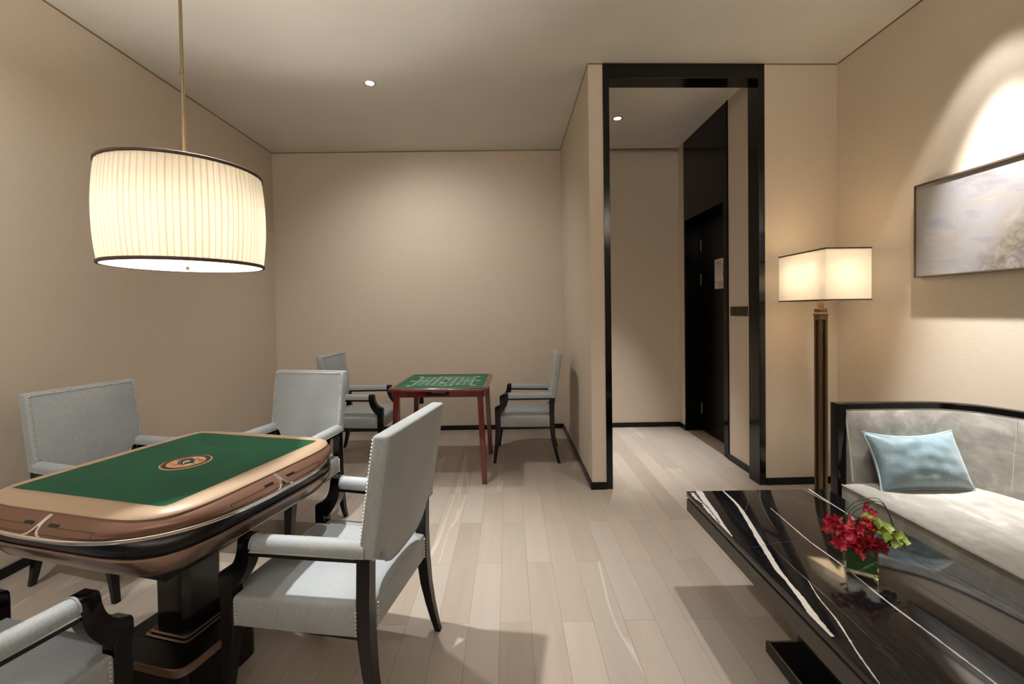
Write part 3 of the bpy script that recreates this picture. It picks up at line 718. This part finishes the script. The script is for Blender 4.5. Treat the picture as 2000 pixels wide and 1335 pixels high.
def bl(x0, y0, x1, y1, wd=0.0016):
    d = Vector((x1 - x0, y1 - y0, 0)); L = d.length; a = math.atan2(d.y, d.x)
    box(bm, 0, L, -wd, wd, Z0, Z1, M=Matrix.Translation((x0, y0, 0)) @ Matrix.Rotation(a, 4, 'Z'))
gx0, gx1, gy0, gy1 = -0.225, 0.225, -0.200, 0.200
xs = [gx0 + (gx1 - gx0) * i / 9 for i in range(10)]; ys = [gy0 + (gy1 - gy0) * i / 8 for i in range(9)]
for x in xs: bl(x, gy0, x, gy1)
for j, y in enumerate(ys):
    if j in (0, 8): bl(gx0, y, gx1, y)
    else: bl(gx0, y, xs[4], y); bl(xs[5], y, gx1, y)
for a0, a1 in ((0, 2), (7, 9)):
    bl(xs[a0], ys[3], xs[a1], ys[5]); bl(xs[a0], ys[5], xs[a1], ys[3])
bl(gx0 - 0.011, gy0, gx0 - 0.011, gy1, 0.0022); bl(gx1 + 0.011, gy0, gx1 + 0.011, gy1, 0.0022)
for i, j in ((2, 1), (2, 7), (7, 1), (7, 7), (3, 0), (3, 2), (3, 4), (3, 6), (3, 8), (6, 0), (6, 2), (6, 4), (6, 6), (6, 8)):
    for sx in (-1, 1):
        for sy in (-1, 1):
            if 0 <= j + sy <= 8:
                px, py = xs[i] + sx * 0.005, ys[j] + sy * 0.005
                bl(px, py, px + sx * 0.012, py, 0.001); bl(px, py, px, py + sy * 0.012, 0.001)
for x, y in ((gx0 - 0.03, gy0 - 0.022), (gx1 + 0.03, gy0 - 0.022), (gx0 - 0.03, gy1 + 0.022), (gx1 + 0.03, gy1 + 0.022)):
    for k in range(5):
        a = 2 * PI * k / 5; lathe(bm, [(0.012, Z0), (0.012, Z1)], 10, (x + 0.012 * math.cos(a), y + 0.008 * math.sin(a), 0))
obj('printed_board', bm, M_white, board, None)
def text_mesh(name, s, size, loc, rz, mat, parent, extr=0.0003):
    cu = bpy.data.curves.new(name, 'FONT'); cu.body = s; cu.size = size; cu.extrude = extr; cu.align_x = 'CENTER'; cu.align_y = 'CENTER'
    t = bpy.data.objects.new(name, cu); COL.objects.link(t)
    dg = bpy.context.evaluated_depsgraph_get(); me = bpy.data.meshes.new_from_object(t.evaluated_get(dg))
    bpy.data.objects.remove(t); bpy.data.curves.remove(cu)
    o = bpy.data.objects.new(name, me); COL.objects.link(o); me.materials.clear(); me.materials.append(mat)
    o.parent = parent; o.location = loc; o.rotation_euler = (0, 0, rz); return o
for s, x, y, rz in (('楚河', 0.0, -0.1, PI / 2), ('漢界', 0.0, 0.11, -PI / 2)):
    text_mesh('river_text', s, 0.042, (x, y, Z1), rz, M_white, board)
for s, x, y, rz in (('棋', gx0 - 0.055, 0.0, -PI / 2), ('棋', gx1 + 0.055, 0.0, PI / 2)):
    text_mesh('side_text', s, 0.05, (x, y, Z1), rz, M_white, board)
for y, rz in ((gy0 - 0.024, 0), (gy1 + 0.024, PI)):
    text_mesh('edge_text', '一 二 三 四 五', 0.03, (0, y, Z1), rz, M_white, board)

# ------------------------------------------------------------------ coffee table
ct = empty('coffee_table', (1.163, 1.35, 0), label='low black marble coffee table with white veins in front of the sofa', cat='table')
def wv(p): return (p[0] - 1.163, p[1] - 1.35)
TX0, TX1, TY0, TY1 = 0.828 - 1.163, 1.492 - 1.163, 0.66 - 1.35, 2.010 - 1.35
bm = B(); box(bm, TX0, TX1, TY0, TY1, 0.425, 0.45, 0.002, 2)
rv = random.Random(8); VN = 0
def vein(pts, wd, mi=1, jit=0.13, z=0.45):
    global VN; VN += 1; z += 0.00006 * VN
    P = smoothpath([(*wv(p), 0) for p in pts], 9); A = []; Bv = []
    for i, p in enumerate(P):
        d = (P[min(i + 1, len(P) - 1)] - P[max(i - 1, 0)]).normalized(); nn = Vector((-d.y, d.x, 0))
        t = i / (len(P) - 1); w_ = (wd(t) if callable(wd) else wd) * (1 + jit * (rv.random() - 0.5) * 2)
        off = nn * (rv.random() - 0.5) * w_ * jit
        q = p + off
        cl = lambda v_: (min(max(v_.x, TX0 + 0.0005), TX1 - 0.0005), min(max(v_.y, TY0 + 0.0005), TY1 - 0.0005))
        A.append(bm.verts.new((*cl(q + nn * w_), z + 0.0003))); Bv.append(bm.verts.new((*cl(q - nn * w_), z + 0.0003)))
    for i in range(len(P) - 1):
        try:
            f = bm.faces.new((A[i], A[i + 1], Bv[i + 1], Bv[i])); f.material_index = mi
        except ValueError: pass
vein([(0.886, 2.009), (0.872, 1.93), (0.862, 1.86), (0.853, 1.78), (0.842, 1.72), (0.835, 1.66), (0.829, 1.60)], lambda t: 0.013 * (1 - t) ** 0.7 + 0.003)
vein([(0.846, 1.99), (0.842, 1.93), (0.848, 1.87), (0.838, 1.82), (0.834, 1.74), (0.831, 1.68)], lambda t: 0.004 + 0.006 * abs(math.sin(t * 9)), 1, 0.6)
vein([(0.866, 2.0), (0.85, 1.93), (0.85, 1.85), (0.844, 1.78), (0.833, 1.7)], 0.0025, 2, 0.6)
vein([(0.999, 2.009), (0.989, 1.861), (0.958, 1.724), (0.922, 1.587), (0.890, 1.464), (0.870, 1.385), (0.866, 1.34)], lambda t: 0.003 + 0.0065 * math.sin(min(1, t * 1.1) * PI * 0.8))
vein([(0.876, 1.39), (0.862, 1.32), (0.853, 1.25), (0.842, 1.20), (0.832, 1.14), (0.830, 1.10)], lambda t: 0.003 + 0.007 * math.sin(t * PI * 0.75))
vein([(1.112, 1.822), (1.102, 1.689), (1.093, 1.545), (1.098, 1.423), (1.093, 1.309), (1.09, 1.216), (1.092, 1.126), (1.093, 1.048), (1.093, 0.952), (1.09, 0.8), (1.085, 0.67)], lambda t: 0.0012 + 0.0022 * math.sin(t * PI), 1, 0.3)
vein([(1.407, 2.009), (1.399, 1.896), (1.395, 1.774), (1.387, 1.66), (1.382, 1.542)], lambda t: 0.0035 * (1 - t) + 0.001, 1)
vein([(1.385, 2.009), (1.386, 1.93), (1.392, 1.86)], 0.0014)
vein([(1.382, 1.542), (1.393, 1.438), (1.415, 1.299), (1.427, 1.175), (1.44, 1.0), (1.44, 0.7)], 0.0011, 2)
vein([(1.375, 1.54), (1.372, 1.42), (1.39, 1.26), (1.40, 1.1), (1.40, 0.8)], 0.0009, 2)
vein([(1.175, 2.009), (1.13, 1.93), (1.095, 1.857), (1.052, 1.742), (1.018, 1.62)], lambda t: 0.0026 * (1 - t) + 0.0006, 2)
vein([(0.93, 1.33), (0.905, 1.25), (0.891, 1.17), (0.875, 1.113), (0.854, 1.046), (0.835, 0.97), (0.829, 0.94)], lambda t: 0.0007 + 0.0018 * math.sin(t * PI), 1, 0.3)
vein([(1.1, 2.009), (1.075, 1.93), (1.02, 1.84), (0.99, 1.80)], 0.0011, 2)
vein([(1.18, 1.80), (1.15, 1.6), (1.16, 1.4), (1.15, 1.2), (1.16, 0.9)], 0.0006, 2)
vein([(1.28, 1.95), (1.25, 1.75), (1.25, 1.5), (1.26, 1.2), (1.27, 0.8)], 0.0006, 2)
vein([(0.86, 1.52), (0.98, 1.55), (1.10, 1.56)], 0.0006, 2)
vein([(0.95, 1.62), (0.93, 1.45), (0.93, 1.25), (0.92, 1.0)], 0.0007, 2)
obj('tabletop', bm, [M_marble, M_vein, M_vein2], ct, 30)
bm = B(); box(bm, TX0 + 0.012, TX1 - 0.012, TY0 + 0.012, TY1 - 0.012, 0.415, 0.4255); obj('shadow_recess', bm, M_blackpl, ct, None)
bm = B(); box(bm, TX0, TX1, TY0, TY1, 0.358, 0.416, 0.002, 1); obj('apron', bm, simple('dark_bronze_lacquer', rgb(44, 40, 34), 0.35), ct)
M_foot = M_lacq
bx0, bx1, by0, by1 = 0.925 - 1.163, 1.40 - 1.163, 1.05 - 1.35, 1.548 - 1.35
bm = B(); loft(bm, [[(x, y, z) for x, y in ((bx0 + i, by0 + i), (bx1 - i, by0 + i), (bx1 - i, by1 - i), (bx0 + i, by1 - i))] for i, z in ((0.05, 0.0), (0.05, 0.018), (0.0, 0.052), (0.0, 0.090), (0.012, 0.0905))]); obj('base', bm, M_foot, ct, None)
bm = B()
for (a, b, c_, d) in ((bx0 + 0.002, bx0 + 0.009, by0, by1), (bx1 - 0.009, bx1 - 0.002, by0, by1), (bx0, bx1, by1 - 0.009, by1 - 0.002), (bx0, bx1, by0 + 0.002, by0 + 0.009)): box(bm, a, b, c_, d, 0.088, 0.0915)
obj('brass_inlay', bm, M_brass, ct, None)
bm = B(); loft(bm, [[(x, y, z) for x, y in ((bx0 + i, by0 + i), (bx1 - i, by0 + i), (bx1 - i, by1 - i), (bx0 + i, by1 - i))] for i, z in ((0.07, 0.09), (0.07, 0.36))]); obj('pedestal', bm, M_foot, ct, None)

# ------------------------------------------------------------------ sofa
sf = empty('sofa', (2.0, 1.2, 0), label='curved grey velvet sofa with black lacquered frame along the right wall', cat='sofa')
def S(p): return (p[0] - 2.0, p[1] - 1.2)
pathpts = [(1.660, 2.108), (1.80, 2.108), (1.93, 2.106), (2.04, 2.102), (2.115, 2.09), (2.175, 2.062), (2.222, 2.015), (2.252, 1.955), (2.278, 1.88), (2.300, 1.78), (2.318, 1.62), (2.328, 1.42), (2.332, 1.15), (2.332, 0.85), (2.328, 0.55), (2.315, 0.35), (2.26, 0.22), (2.15, 0.16), (2.0, 0.15), (1.66, 0.15)]
path = [Vector(p[:2] + (0,)) for p in [(q.x, q.y) for q in smoothpath([(*S(p), 0) for p in pathpts], 5)]]
def offs(d):
    out = []
    for i, p in enumerate(path):
        t = (path[min(i + 1, len(path) - 1)] - path[max(i - 1, 0)]).normalized(); out.append(p + Vector((-t.y, t.x, 0)) * d)   # left of travel = outward
    return out
def sweep(bm, prof):
    O = {d: offs(d) for d in {q[0] for q in prof}}
    loft(bm, [[(O[d][i].x, O[d][i].y, z) for d, z in prof] for i in range(len(path))])
bm = B(); sweep(bm, [(-0.002, 0.803), (-0.002, 0.828), (0.002, 0.831), (0.038, 0.831), (0.042, 0.828), (0.042, 0.803)]); obj('top_rail', bm, M_lacq, sf, 40)
bm = B(); sweep(bm, [(0.018, 0.10), (0.018, 0.805), (0.040, 0.805), (0.040, 0.10)]); obj('back_panel', bm, M_lacq, sf, 40)
bm = B(); sweep(bm, [(0.022, 0.30), (0.022, 0.792), (0.012, 0.800), (0.0, 0.798), (-0.006, 0.786), (-0.016, 0.70), (-0.030, 0.60), (-0.042, 0.50), (-0.046, 0.44), (-0.046, 0.30)]); bu = obj('back_upholstery', bm, M_velvet, sf, 50)
bm = B()
pp = offs(0.002); tube(bm, [(p.x, p.y, 0.7985) for p in pp], 0.0038, 6)
tube(bm, [(pp[0].x, pp[0].y - 0.002, 0.798), (pp[0].x, pp[0].y - 0.016, 0.70), (pp[0].x, pp[0].y - 0.032, 0.60), (pp[0].x, pp[0].y - 0.048, 0.46)], 0.0038, 6)
i0 = min(range(len(path)), key=lambda i: (path[i].x - (2.275 - 2.0)) ** 2 + (path[i].y - (1.89 - 1.2)) ** 2)
q6, q5, q3 = offs(-0.0155)[i0], offs(-0.0305)[i0], offs(-0.0435)[i0]; q7 = offs(-0.0065)[i0]
tube(bm, [(q7.x, q7.y, 0.79), (q6.x, q6.y, 0.70), (q5.x, q5.y, 0.60), (q3.x, q3.y, 0.48)], 0.0015, 5)
obj('welt_piping', bm, fabric('pale_welt', rgb(150, 152, 146), rgb(172, 173, 167), 0.6), bu)
for yy in (2.108, 0.150):
    s = 1 if yy > 1 else -1
    bm = B(); y0, y1 = sorted((yy - s * 0.008 - 1.2, yy + s * 0.042 - 1.2)); box(bm, 1.617 - 2.0, 1.660 - 2.0, y0, y1, 0.0, 0.831, 0.002, 1); obj('end_post', bm, M_lacq, sf)
# seat
inn = offs(-0.040)
pl = [(1.606 - 2.0, 2.060 - 1.2)] + [(p.x, p.y) for p in inn if p.x > 1.66 - 2.0] + [(1.606 - 2.0, 0.20 - 1.2)]
cs = (1.95 - 2.0, 1.13 - 1.2)
def inset(poly, d):
    n = len(poly); out = []
    for i in range(n):
        a, b, c_ = Vector((*poly[i - 1], 0)), Vector((*poly[i], 0)), Vector((*poly[(i + 1) % n], 0))
        t1 = (b - a).normalized(); t2 = (c_ - b).normalized(); n1 = Vector((t1.y, -t1.x, 0)); n2 = Vector((t2.y, -t2.x, 0))
        m = (n1 + n2).normalized(); k = d / max(0.5, m.dot(n1)); out.append((b.x + m.x * k, b.y + m.y * k))
    return out
bm = B(); rings = []
for d, z in ((0.0, 0.20), (0.0, 0.438), (0.004, 0.446), (0.012, 0.452), (0.03, 0.455)):
    rings.append([(x, y, z) for x, y in inset(pl, d)])
loft(bm, rings); seat = obj('seat_cushion', bm, M_velvet, sf, 45)
bm = B(); pr = inset(pl, 0.003); tube(bm, [(pl[-1][0] + 0.001, pl[-1][1], 0.446), (pl[0][0] + 0.001, pl[0][1], 0.446)], 0.0042, 6); obj('welt_piping', bm, M_velvet, seat)
bm = B(); rings = [[(x, y, z) for x, y in inset(pl, 0.03)] for z in (0.05, 0.205)]; loft(bm, rings); obj('plinth', bm, M_lacq, sf, 40)
for x, y in ((1.68, 2.02), (1.68, 0.25), (2.2, 1.85), (2.2, 0.35)):
    bm = B(); box(bm, x - 2.02, x - 1.98, y - 1.22, y - 1.18, 0, 0.06); obj('foot', bm, M_lacq, sf, None)

# pillow
pi_ = empty('throw_pillow', (1.925, 1.955, 0.456), 0.02, label='pale blue crocodile-pattern satin pillow leaning on the far end of the sofa', cat='pillow')
pi_.rotation_euler = (math.radians(-24), math.radians(-0.5), -0.02)
bm = B(); NU, NV = 44, 30; PWI, PHI = 0.214, 0.134
def pil(u, v, side):
    k = (1 - abs(u) ** 2.3) * (1 - abs(v) ** 2.3)
    px = PWI * u * (1 - 0.085 * (1 - v * v) * abs(u) ** 3); pz = PHI * v * (1 - (0.20 if v > 0 else 0.05) * (1 - u * u) * abs(v) ** 3)
    wob = mnoise.noise((u * 3, v * 3, side * 5)) * 0.010 * k + 0.004 * k * math.sin(9 * u + 5 * v + 2 * side) * max(0, v)
    th = 0.072 * max(0, k) ** 0.52
    return (px, side * (th + wob), pz + PHI)
for side in (-1, 1):
    g = [[bm.verts.new(pil(-1 + 2 * i / NU, -1 + 2 * j / NV, side)) for i in range(NU + 1)] for j in range(NV + 1)]
    for j in range(NV):
        for i in range(NU): bm.faces.new((g[j][i], g[j][i + 1], g[j + 1][i + 1], g[j + 1][i]))
bmesh.ops.remove_doubles(bm, verts=bm.verts, dist=0.0004)
obj('cover', bm, M_croc, pi_, 70)
bm = B(); edge = [(-1 + 2 * i / 20, -1) for i in range(20)] + [(1, -1 + 2 * i / 14) for i in range(14)] + [(1 - 2 * i / 20, 1) for i in range(20)] + [(-1, 1 - 2 * i / 14) for i in range(15)]
tube(bm, [pil(u, v, 1) for u, v in edge], 0.0042, 6); obj('piping', bm, simple('blue_cord', rgb(138, 160, 168), 0.5), pi_)

# ------------------------------------------------------------------ floor lamp
LX, LY = 2.030, 2.780
fl = empty('floor_lamp', (LX, LY, 0), label='bronze floor lamp with a box-shaped ivory shade between the portal and the sofa', cat='lamp')
sx0, sx1, sy0, sy1, sz0, sz1 = 1.893 - LX, 2.167 - LX, 2.55 - LY, 2.995 - LY, 1.352, 1.660
bm = B(); t_ = 0.002
loft(bm, [[(x, y, z) for x, y in ((sx0, sy0), (sx1, sy0), (sx1, sy1), (sx0, sy1))] for z in (sz0, sz1)], cap=False); obj('lamp_shade', bm, M_shade2, fl, None)
for nm, z in (('top_trim', sz1), ('bottom_trim', sz0)):
    bm = B(); e_ = 0.0025
    for a in ((sx0 - e_, sx1 + e_, sy0 - e_, sy0 + e_), (sx0 - e_, sx1 + e_, sy1 - e_, sy1 + e_), (sx0 - e_, sx0 + e_, sy0, sy1), (sx1 - e_, sx1 + e_, sy0, sy1)): box(bm, *a, z - 0.004, z + 0.004)
    obj(nm, bm, M_trim, fl, None)
bm = B(); box(bm, -0.012, 0.012, -0.012, 0.012, 1.29, 1.47, 0.002, 1); obj('neck', bm, M_brassdk, fl)
bm = B(); box(bm, -0.026, 0.026, -0.026, 0.026, 1.275, 1.302, 0.002, 1); box(bm, -0.030, 0.030, -0.030, 0.030, 1.253, 1.270, 0.002, 1); box(bm, -0.0265, 0.0265, -0.0265, 0.0265, 1.225, 1.255); obj('collar', bm, M_brassdk, fl)
bm = B()
for dx in (-1, 1):
    for dy in (-1, 1): box(bm, dx * 0.018 - 0.0085, dx * 0.018 + 0.0085, dy * 0.018 - 0.0085, dy * 0.018 + 0.0085, 0.02, 1.23, 0.0015, 1)
box(bm, -0.012, 0.012, -0.012, 0.012, 0.02, 1.23); obj('pole', bm, M_brassdk, fl)
bm = B(); box(bm, -0.12, 0.12, -0.12, 0.12, 0.0, 0.022, 0.003, 2); obj('base', bm, M_brassdk, fl)
bm = B(); tube(bm, [(sx0 + 0.006, 0, 1.47), (sx1 - 0.006, 0, 1.47)], 0.003, 6); tube(bm, [(0, sy0 + 0.006, 1.47), (0, sy1 - 0.006, 1.47)], 0.003, 6); obj('shade_carrier', bm, M_brass, fl)
for k, dy in enumerate((-0.09, 0.09)):
    bm = B(); lathe(bm, [(0.012, -0.03), (0.03, 0.012), (0.03, 0.03), (0.014, 0.055)], 14, (0, dy, 1.58)); obj('bulb', bm, M_whitepl, fl)
    ld = bpy.data.lights.new('bulb_light', 'POINT'); ld.energy = 14; ld.color = (1.0, 0.90, 0.74); ld.shadow_soft_size = 0.08
    lo = bpy.data.objects.new('bulb_light', ld); COL.objects.link(lo); lo.parent = fl; lo.location = (0.0, dy * 1.0, 1.515)
bm = B(); box(bm, sx0 + 0.003, sx1 - 0.003, sy0 + 0.003, sy1 - 0.003, sz1 - 0.008, sz1 - 0.006); obj('top_diffuser', bm, shade_mat('opal_diffuser', rgb(250, 242, 228), 0.25, 0.9), fl, None)
bm = B(); box(bm, sx0 + 0.003, sx1 - 0.003, sy0 + 0.003, sy1 - 0.003, sz0 + 0.004, sz0 + 0.006); obj('lower_diffuser', bm, shade_mat('frosted_diffuser', rgb(250, 242, 228), 0.0, 1.0), fl, None)

# ------------------------------------------------------------------ painting
pt = empty('painting', (XR, 1.74, 1.742), label='wide misty landscape painting in a thin brown frame on the right wall', cat='picture')
PL = 0.775; PZ = 0.268
bm = B()
for a in ((-PL, PL, PZ - 0.010, PZ), (-PL, PL, -PZ, -PZ + 0.007), (-PL, -PL + 0.006, -PZ, PZ), (PL - 0.006, PL, -PZ, PZ)): box(bm, -0.042, -0.0, a[0], a[1], a[2], a[3])
obj('frame', bm, M_canvas_edge, pt, None)
bm = B(); box(bm, -0.036, -0.004, -PL + 0.006, PL - 0.006, -PZ + 0.007, PZ - 0.010)
cv = obj('canvas', bm, M_paint, pt, None)

# ------------------------------------------------------------------ vase and flowers
VX, VY, VA = 1.1355, 1.381, -0.585
n = NT('clear_glass'); n.t.nodes.remove(n.b)
fr = n.n('ShaderNodeFresnel', {'IOR': 1.5})
g1 = n.n('ShaderNodeBsdfTransparent', {'Color': (0.93, 0.98, 0.95, 1)}); g2 = n.n('ShaderNodeBsdfGlossy', {'Color': (1, 1, 1, 1), 'Roughness': 0.03})
mx = n.n('ShaderNodeMixShader', {0: n.math('ADD', n.math('MULTIPLY', fr.outputs[0], 0.9), 0.03), 1: g1.outputs[0], 2: g2.outputs[0]})
n.t.links.new(mx.outputs[0], n.out.inputs[0]); M_glass = n.m
def leafm(name, c0, c1, sc=(1, 1, 1), rough=0.45):
    n = NT(name); a = n.noise(n.coord(sc), 30, 3, 0.5); n.p(Base_Color=n.ramp(a, [(0.35, c0), (0.65, c1)]), Roughness=rough); return n.m
M_leaf = leafm('dark_leaf', rgb(18, 66, 26), rgb(44, 104, 44), (1, 1, 9))
M_grass = simple('grass_blade', rgb(44, 66, 30), 0.5)
M_orchid = leafm('crimson_petal', rgb(138, 10, 34), rgb(192, 38, 66), rough=0.4)
M_carn = leafm('dark_red_petal', rgb(120, 6, 18), rgb(166, 18, 32), rough=0.6)
M_berry = simple('red_berry', rgb(158, 22, 30), 0.25)
M_lime = leafm('lime_petal', rgb(120, 150, 44), rgb(186, 204, 112), rough=0.55)
va = empty('glass_vase', (VX, VY, 0.4504), VA, label='square clear glass vase lined with a dark green leaf on the marble coffee table', cat='vase')
hv = 0.042; HV = 0.093
bm = B()
loft(bm, [[(x * k, y * k, z) for x, y in ((-hv, -hv), (hv, -hv), (hv, hv), (-hv, hv))] for k, z in ((0.97, 0), (1, 0.002), (1, HV), (0.93, HV), (0.93, 0.012), (0.1, 0.0118))]); obj('glass', bm, M_glass, va, None)
bm = B()
loft(bm, [[(x * k, y * k, z) for x, y in ((-hv, -hv), (hv, -hv), (hv, hv), (-hv, hv))] for k, z in ((0.86, 0.0135), (0.91, 0.016), (0.91, HV - 0.008), (0.86, HV - 0.006))]); obj('leaf_lining', bm, M_leaf, va, None)
fw = empty('flower_bouquet', (VX, VY, 0.4504), 0, label='bouquet of crimson orchids, red berries and lime hydrangea with a looped grass handle', cat='flowers')
R = random.Random(11)
def petal(bm, base, d, up, L, W, curl=0.3, n=5, mi=0):
    d = Vector(d).normalized(); s = d.cross(Vector(up)).normalized(); u = s.cross(d).normalized(); rows = []
    for i in range(n + 1):
        t = i / n; w_ = W * math.sin(PI * min(1, 0.12 + t * 0.86)) ** 0.8
        c_ = Vector(base) + d * L * t + u * L * curl * t * t
        rows.append([bm.verts.new(c_ + s * w_ * q + u * (abs(q) * W * 0.35)) for q in (-1, -0.5, 0, 0.5, 1)])
    for a, b in zip(rows, rows[1:]):
        for k in range(4): bm.faces.new((a[k], a[k + 1], b[k + 1], b[k])).material_index = mi
def view(x, z, dep=0.0):   # position given across (camera x), height above table and depth
    return Vector((x, dep, z))
# crimson orchid blooms on the left
for k in range(44):
    t = R.random(); x = -0.105 + 0.10 * R.random() + 0.03 * t; z = 0.075 + 0.10 * R.random() * (0.5 + 0.5 * t) - 0.0; dp = (R.random() - 0.5) * 0.08
    if x < -0.08: z = 0.105 + 0.06 * R.random()
    c = view(x, z, dp); bm = B(); ax = Vector((x * 6 + R.uniform(-.6, .6), -0.9 + R.uniform(-.5, .8), R.uniform(-.2, .9))).normalized()
    s = ax.orthogonal().normalized(); s2 = ax.cross(s)
    for q in range(5):
        a = 2 * PI * q / 5 + R.random(); d = (s * math.cos(a) + s2 * math.sin(a)) + ax * 0.35
        petal(bm, c, d, ax, R.uniform(0.016, 0.024), R.uniform(0.005, 0.0075), R.uniform(-0.2, 0.35))
    ball(bm, c + ax * 0.003, 0.003, 1); obj('orchid_bloom', bm, M_orchid, fw, 60)
# pink top blooms
for x, z in ((0.008, 0.222), (0.004, 0.206), (0.022, 0.200), (0.034, 0.192)):
    c = view(x, z, -0.01); bm = B()
    for q in range(6):
        a = 2 * PI * q / 6; petal(bm, c, (math.cos(a), -0.4, math.sin(a)), (0, -1, 0.2), 0.013, 0.0055, 0.2)
    obj('orchid_bloom', bm, M_orchid, fw, 60)
# berries
for k, (x, z) in enumerate(((-0.012, 0.165), (0.0, 0.178), (0.012, 0.172), (-0.002, 0.158), (0.014, 0.156), (0.026, 0.165), (0.018, 0.144), (0.046, 0.150), (0.038, 0.150), (-0.016, 0.145))):
    bm = B(); c = view(x, z, -0.03 + 0.01 * (k % 3)); ball(bm, c, 0.0078, 2, (1, 1, 1.1)); tube(bm, [c, c + Vector((-x * 0.3, 0.02, -0.05))], 0.0012, 5); obj('berry', bm, M_berry, fw)
# carnations
for x, z, r in ((0.0, 0.098, 0.030), (0.032, 0.090, 0.028), (-0.03, 0.102, 0.026), (0.100, 0.092, 0.019)):
    c = view(x, z, -0.030 if x < 0.09 else 0.0); bm = B()
    for q in range(90):
        th = R.uniform(0, 2 * PI); ph = math.acos(R.uniform(-0.45, 1)); d = Vector((math.sin(ph) * math.cos(th), -abs(math.cos(ph)) * 0.9 - 0.1 if False else math.sin(ph) * math.sin(th), math.cos(ph)))
        petal(bm, c + d * r * 0.35, d, d.orthogonal(), r * 0.72, r * 0.22, R.uniform(-0.5, 0.5), 3)
    obj('carnation', bm, M_carn, fw, 60)
# lime hydrangea florets
for k in range(46):
    x = R.uniform(0.030, 0.112); z = 0.158 - (x - 0.035) * 0.55 + R.uniform(-0.032, 0.012); dp = R.uniform(-0.05, 0.03)
    c = view(x, z, dp); bm = B(); ax = Vector((R.uniform(-.4, .8), R.uniform(-1, -.2), R.uniform(0.2, 1))).normalized(); s = ax.orthogonal().normalized(); s2 = ax.cross(s)
    for q in range(4):
        a = PI / 2 * q + 0.3; petal(bm, c, s * math.cos(a) + s2 * math.sin(a) + ax * 0.15, ax, 0.015, 0.0078, R.uniform(-.2, .3), 4)
    ball(bm, c, 0.0022, 1); obj('hydrangea_floret', bm, M_lime, fw, 60)
# dark leaves at the rim
for x, z, a in ((-0.028, 0.160, 0.3), (0.098, 0.118, -0.4), (0.112, 0.112, -0.9)):
    bm = B(); petal(bm, view(x, z - 0.02, 0.0), (math.sin(a), -0.2, math.cos(a)), (0, -1, 0), 0.036, 0.014, 0.1); obj('leaf', bm, M_leaf if x < 0 else M_lime, fw, 60)
# grass handle: three looped blades
for k in range(3):
    bm = B(); cx_, rx, rz = 0.032 + 0.004 * k, 0.082 + 0.003 * (k - 1), 0.130 + 0.005 * k
    tube(bm, [(cx_ + rx * math.cos(a) , 0.012 * (k - 1) + 0.01 * math.sin(3 * a), 0.095 + rz * max(0, math.sin(a)) ** 0.85) for a in [PI * i / 30 for i in range(31)]], 0.0011, 5); obj('grass_loop', bm, M_grass, fw)
bm = B()
for k in range(14): 
    a = R.uniform(0, 2 * PI); r_ = R.uniform(0.005, 0.03); tube(bm, [(0.4 * r_ * math.cos(a), 0.4 * r_ * math.sin(a), 0.06), (r_ * math.cos(a), r_ * math.sin(a), 0.10)], 0.0016, 5)
obj('stems', bm, M_leaf, fw)
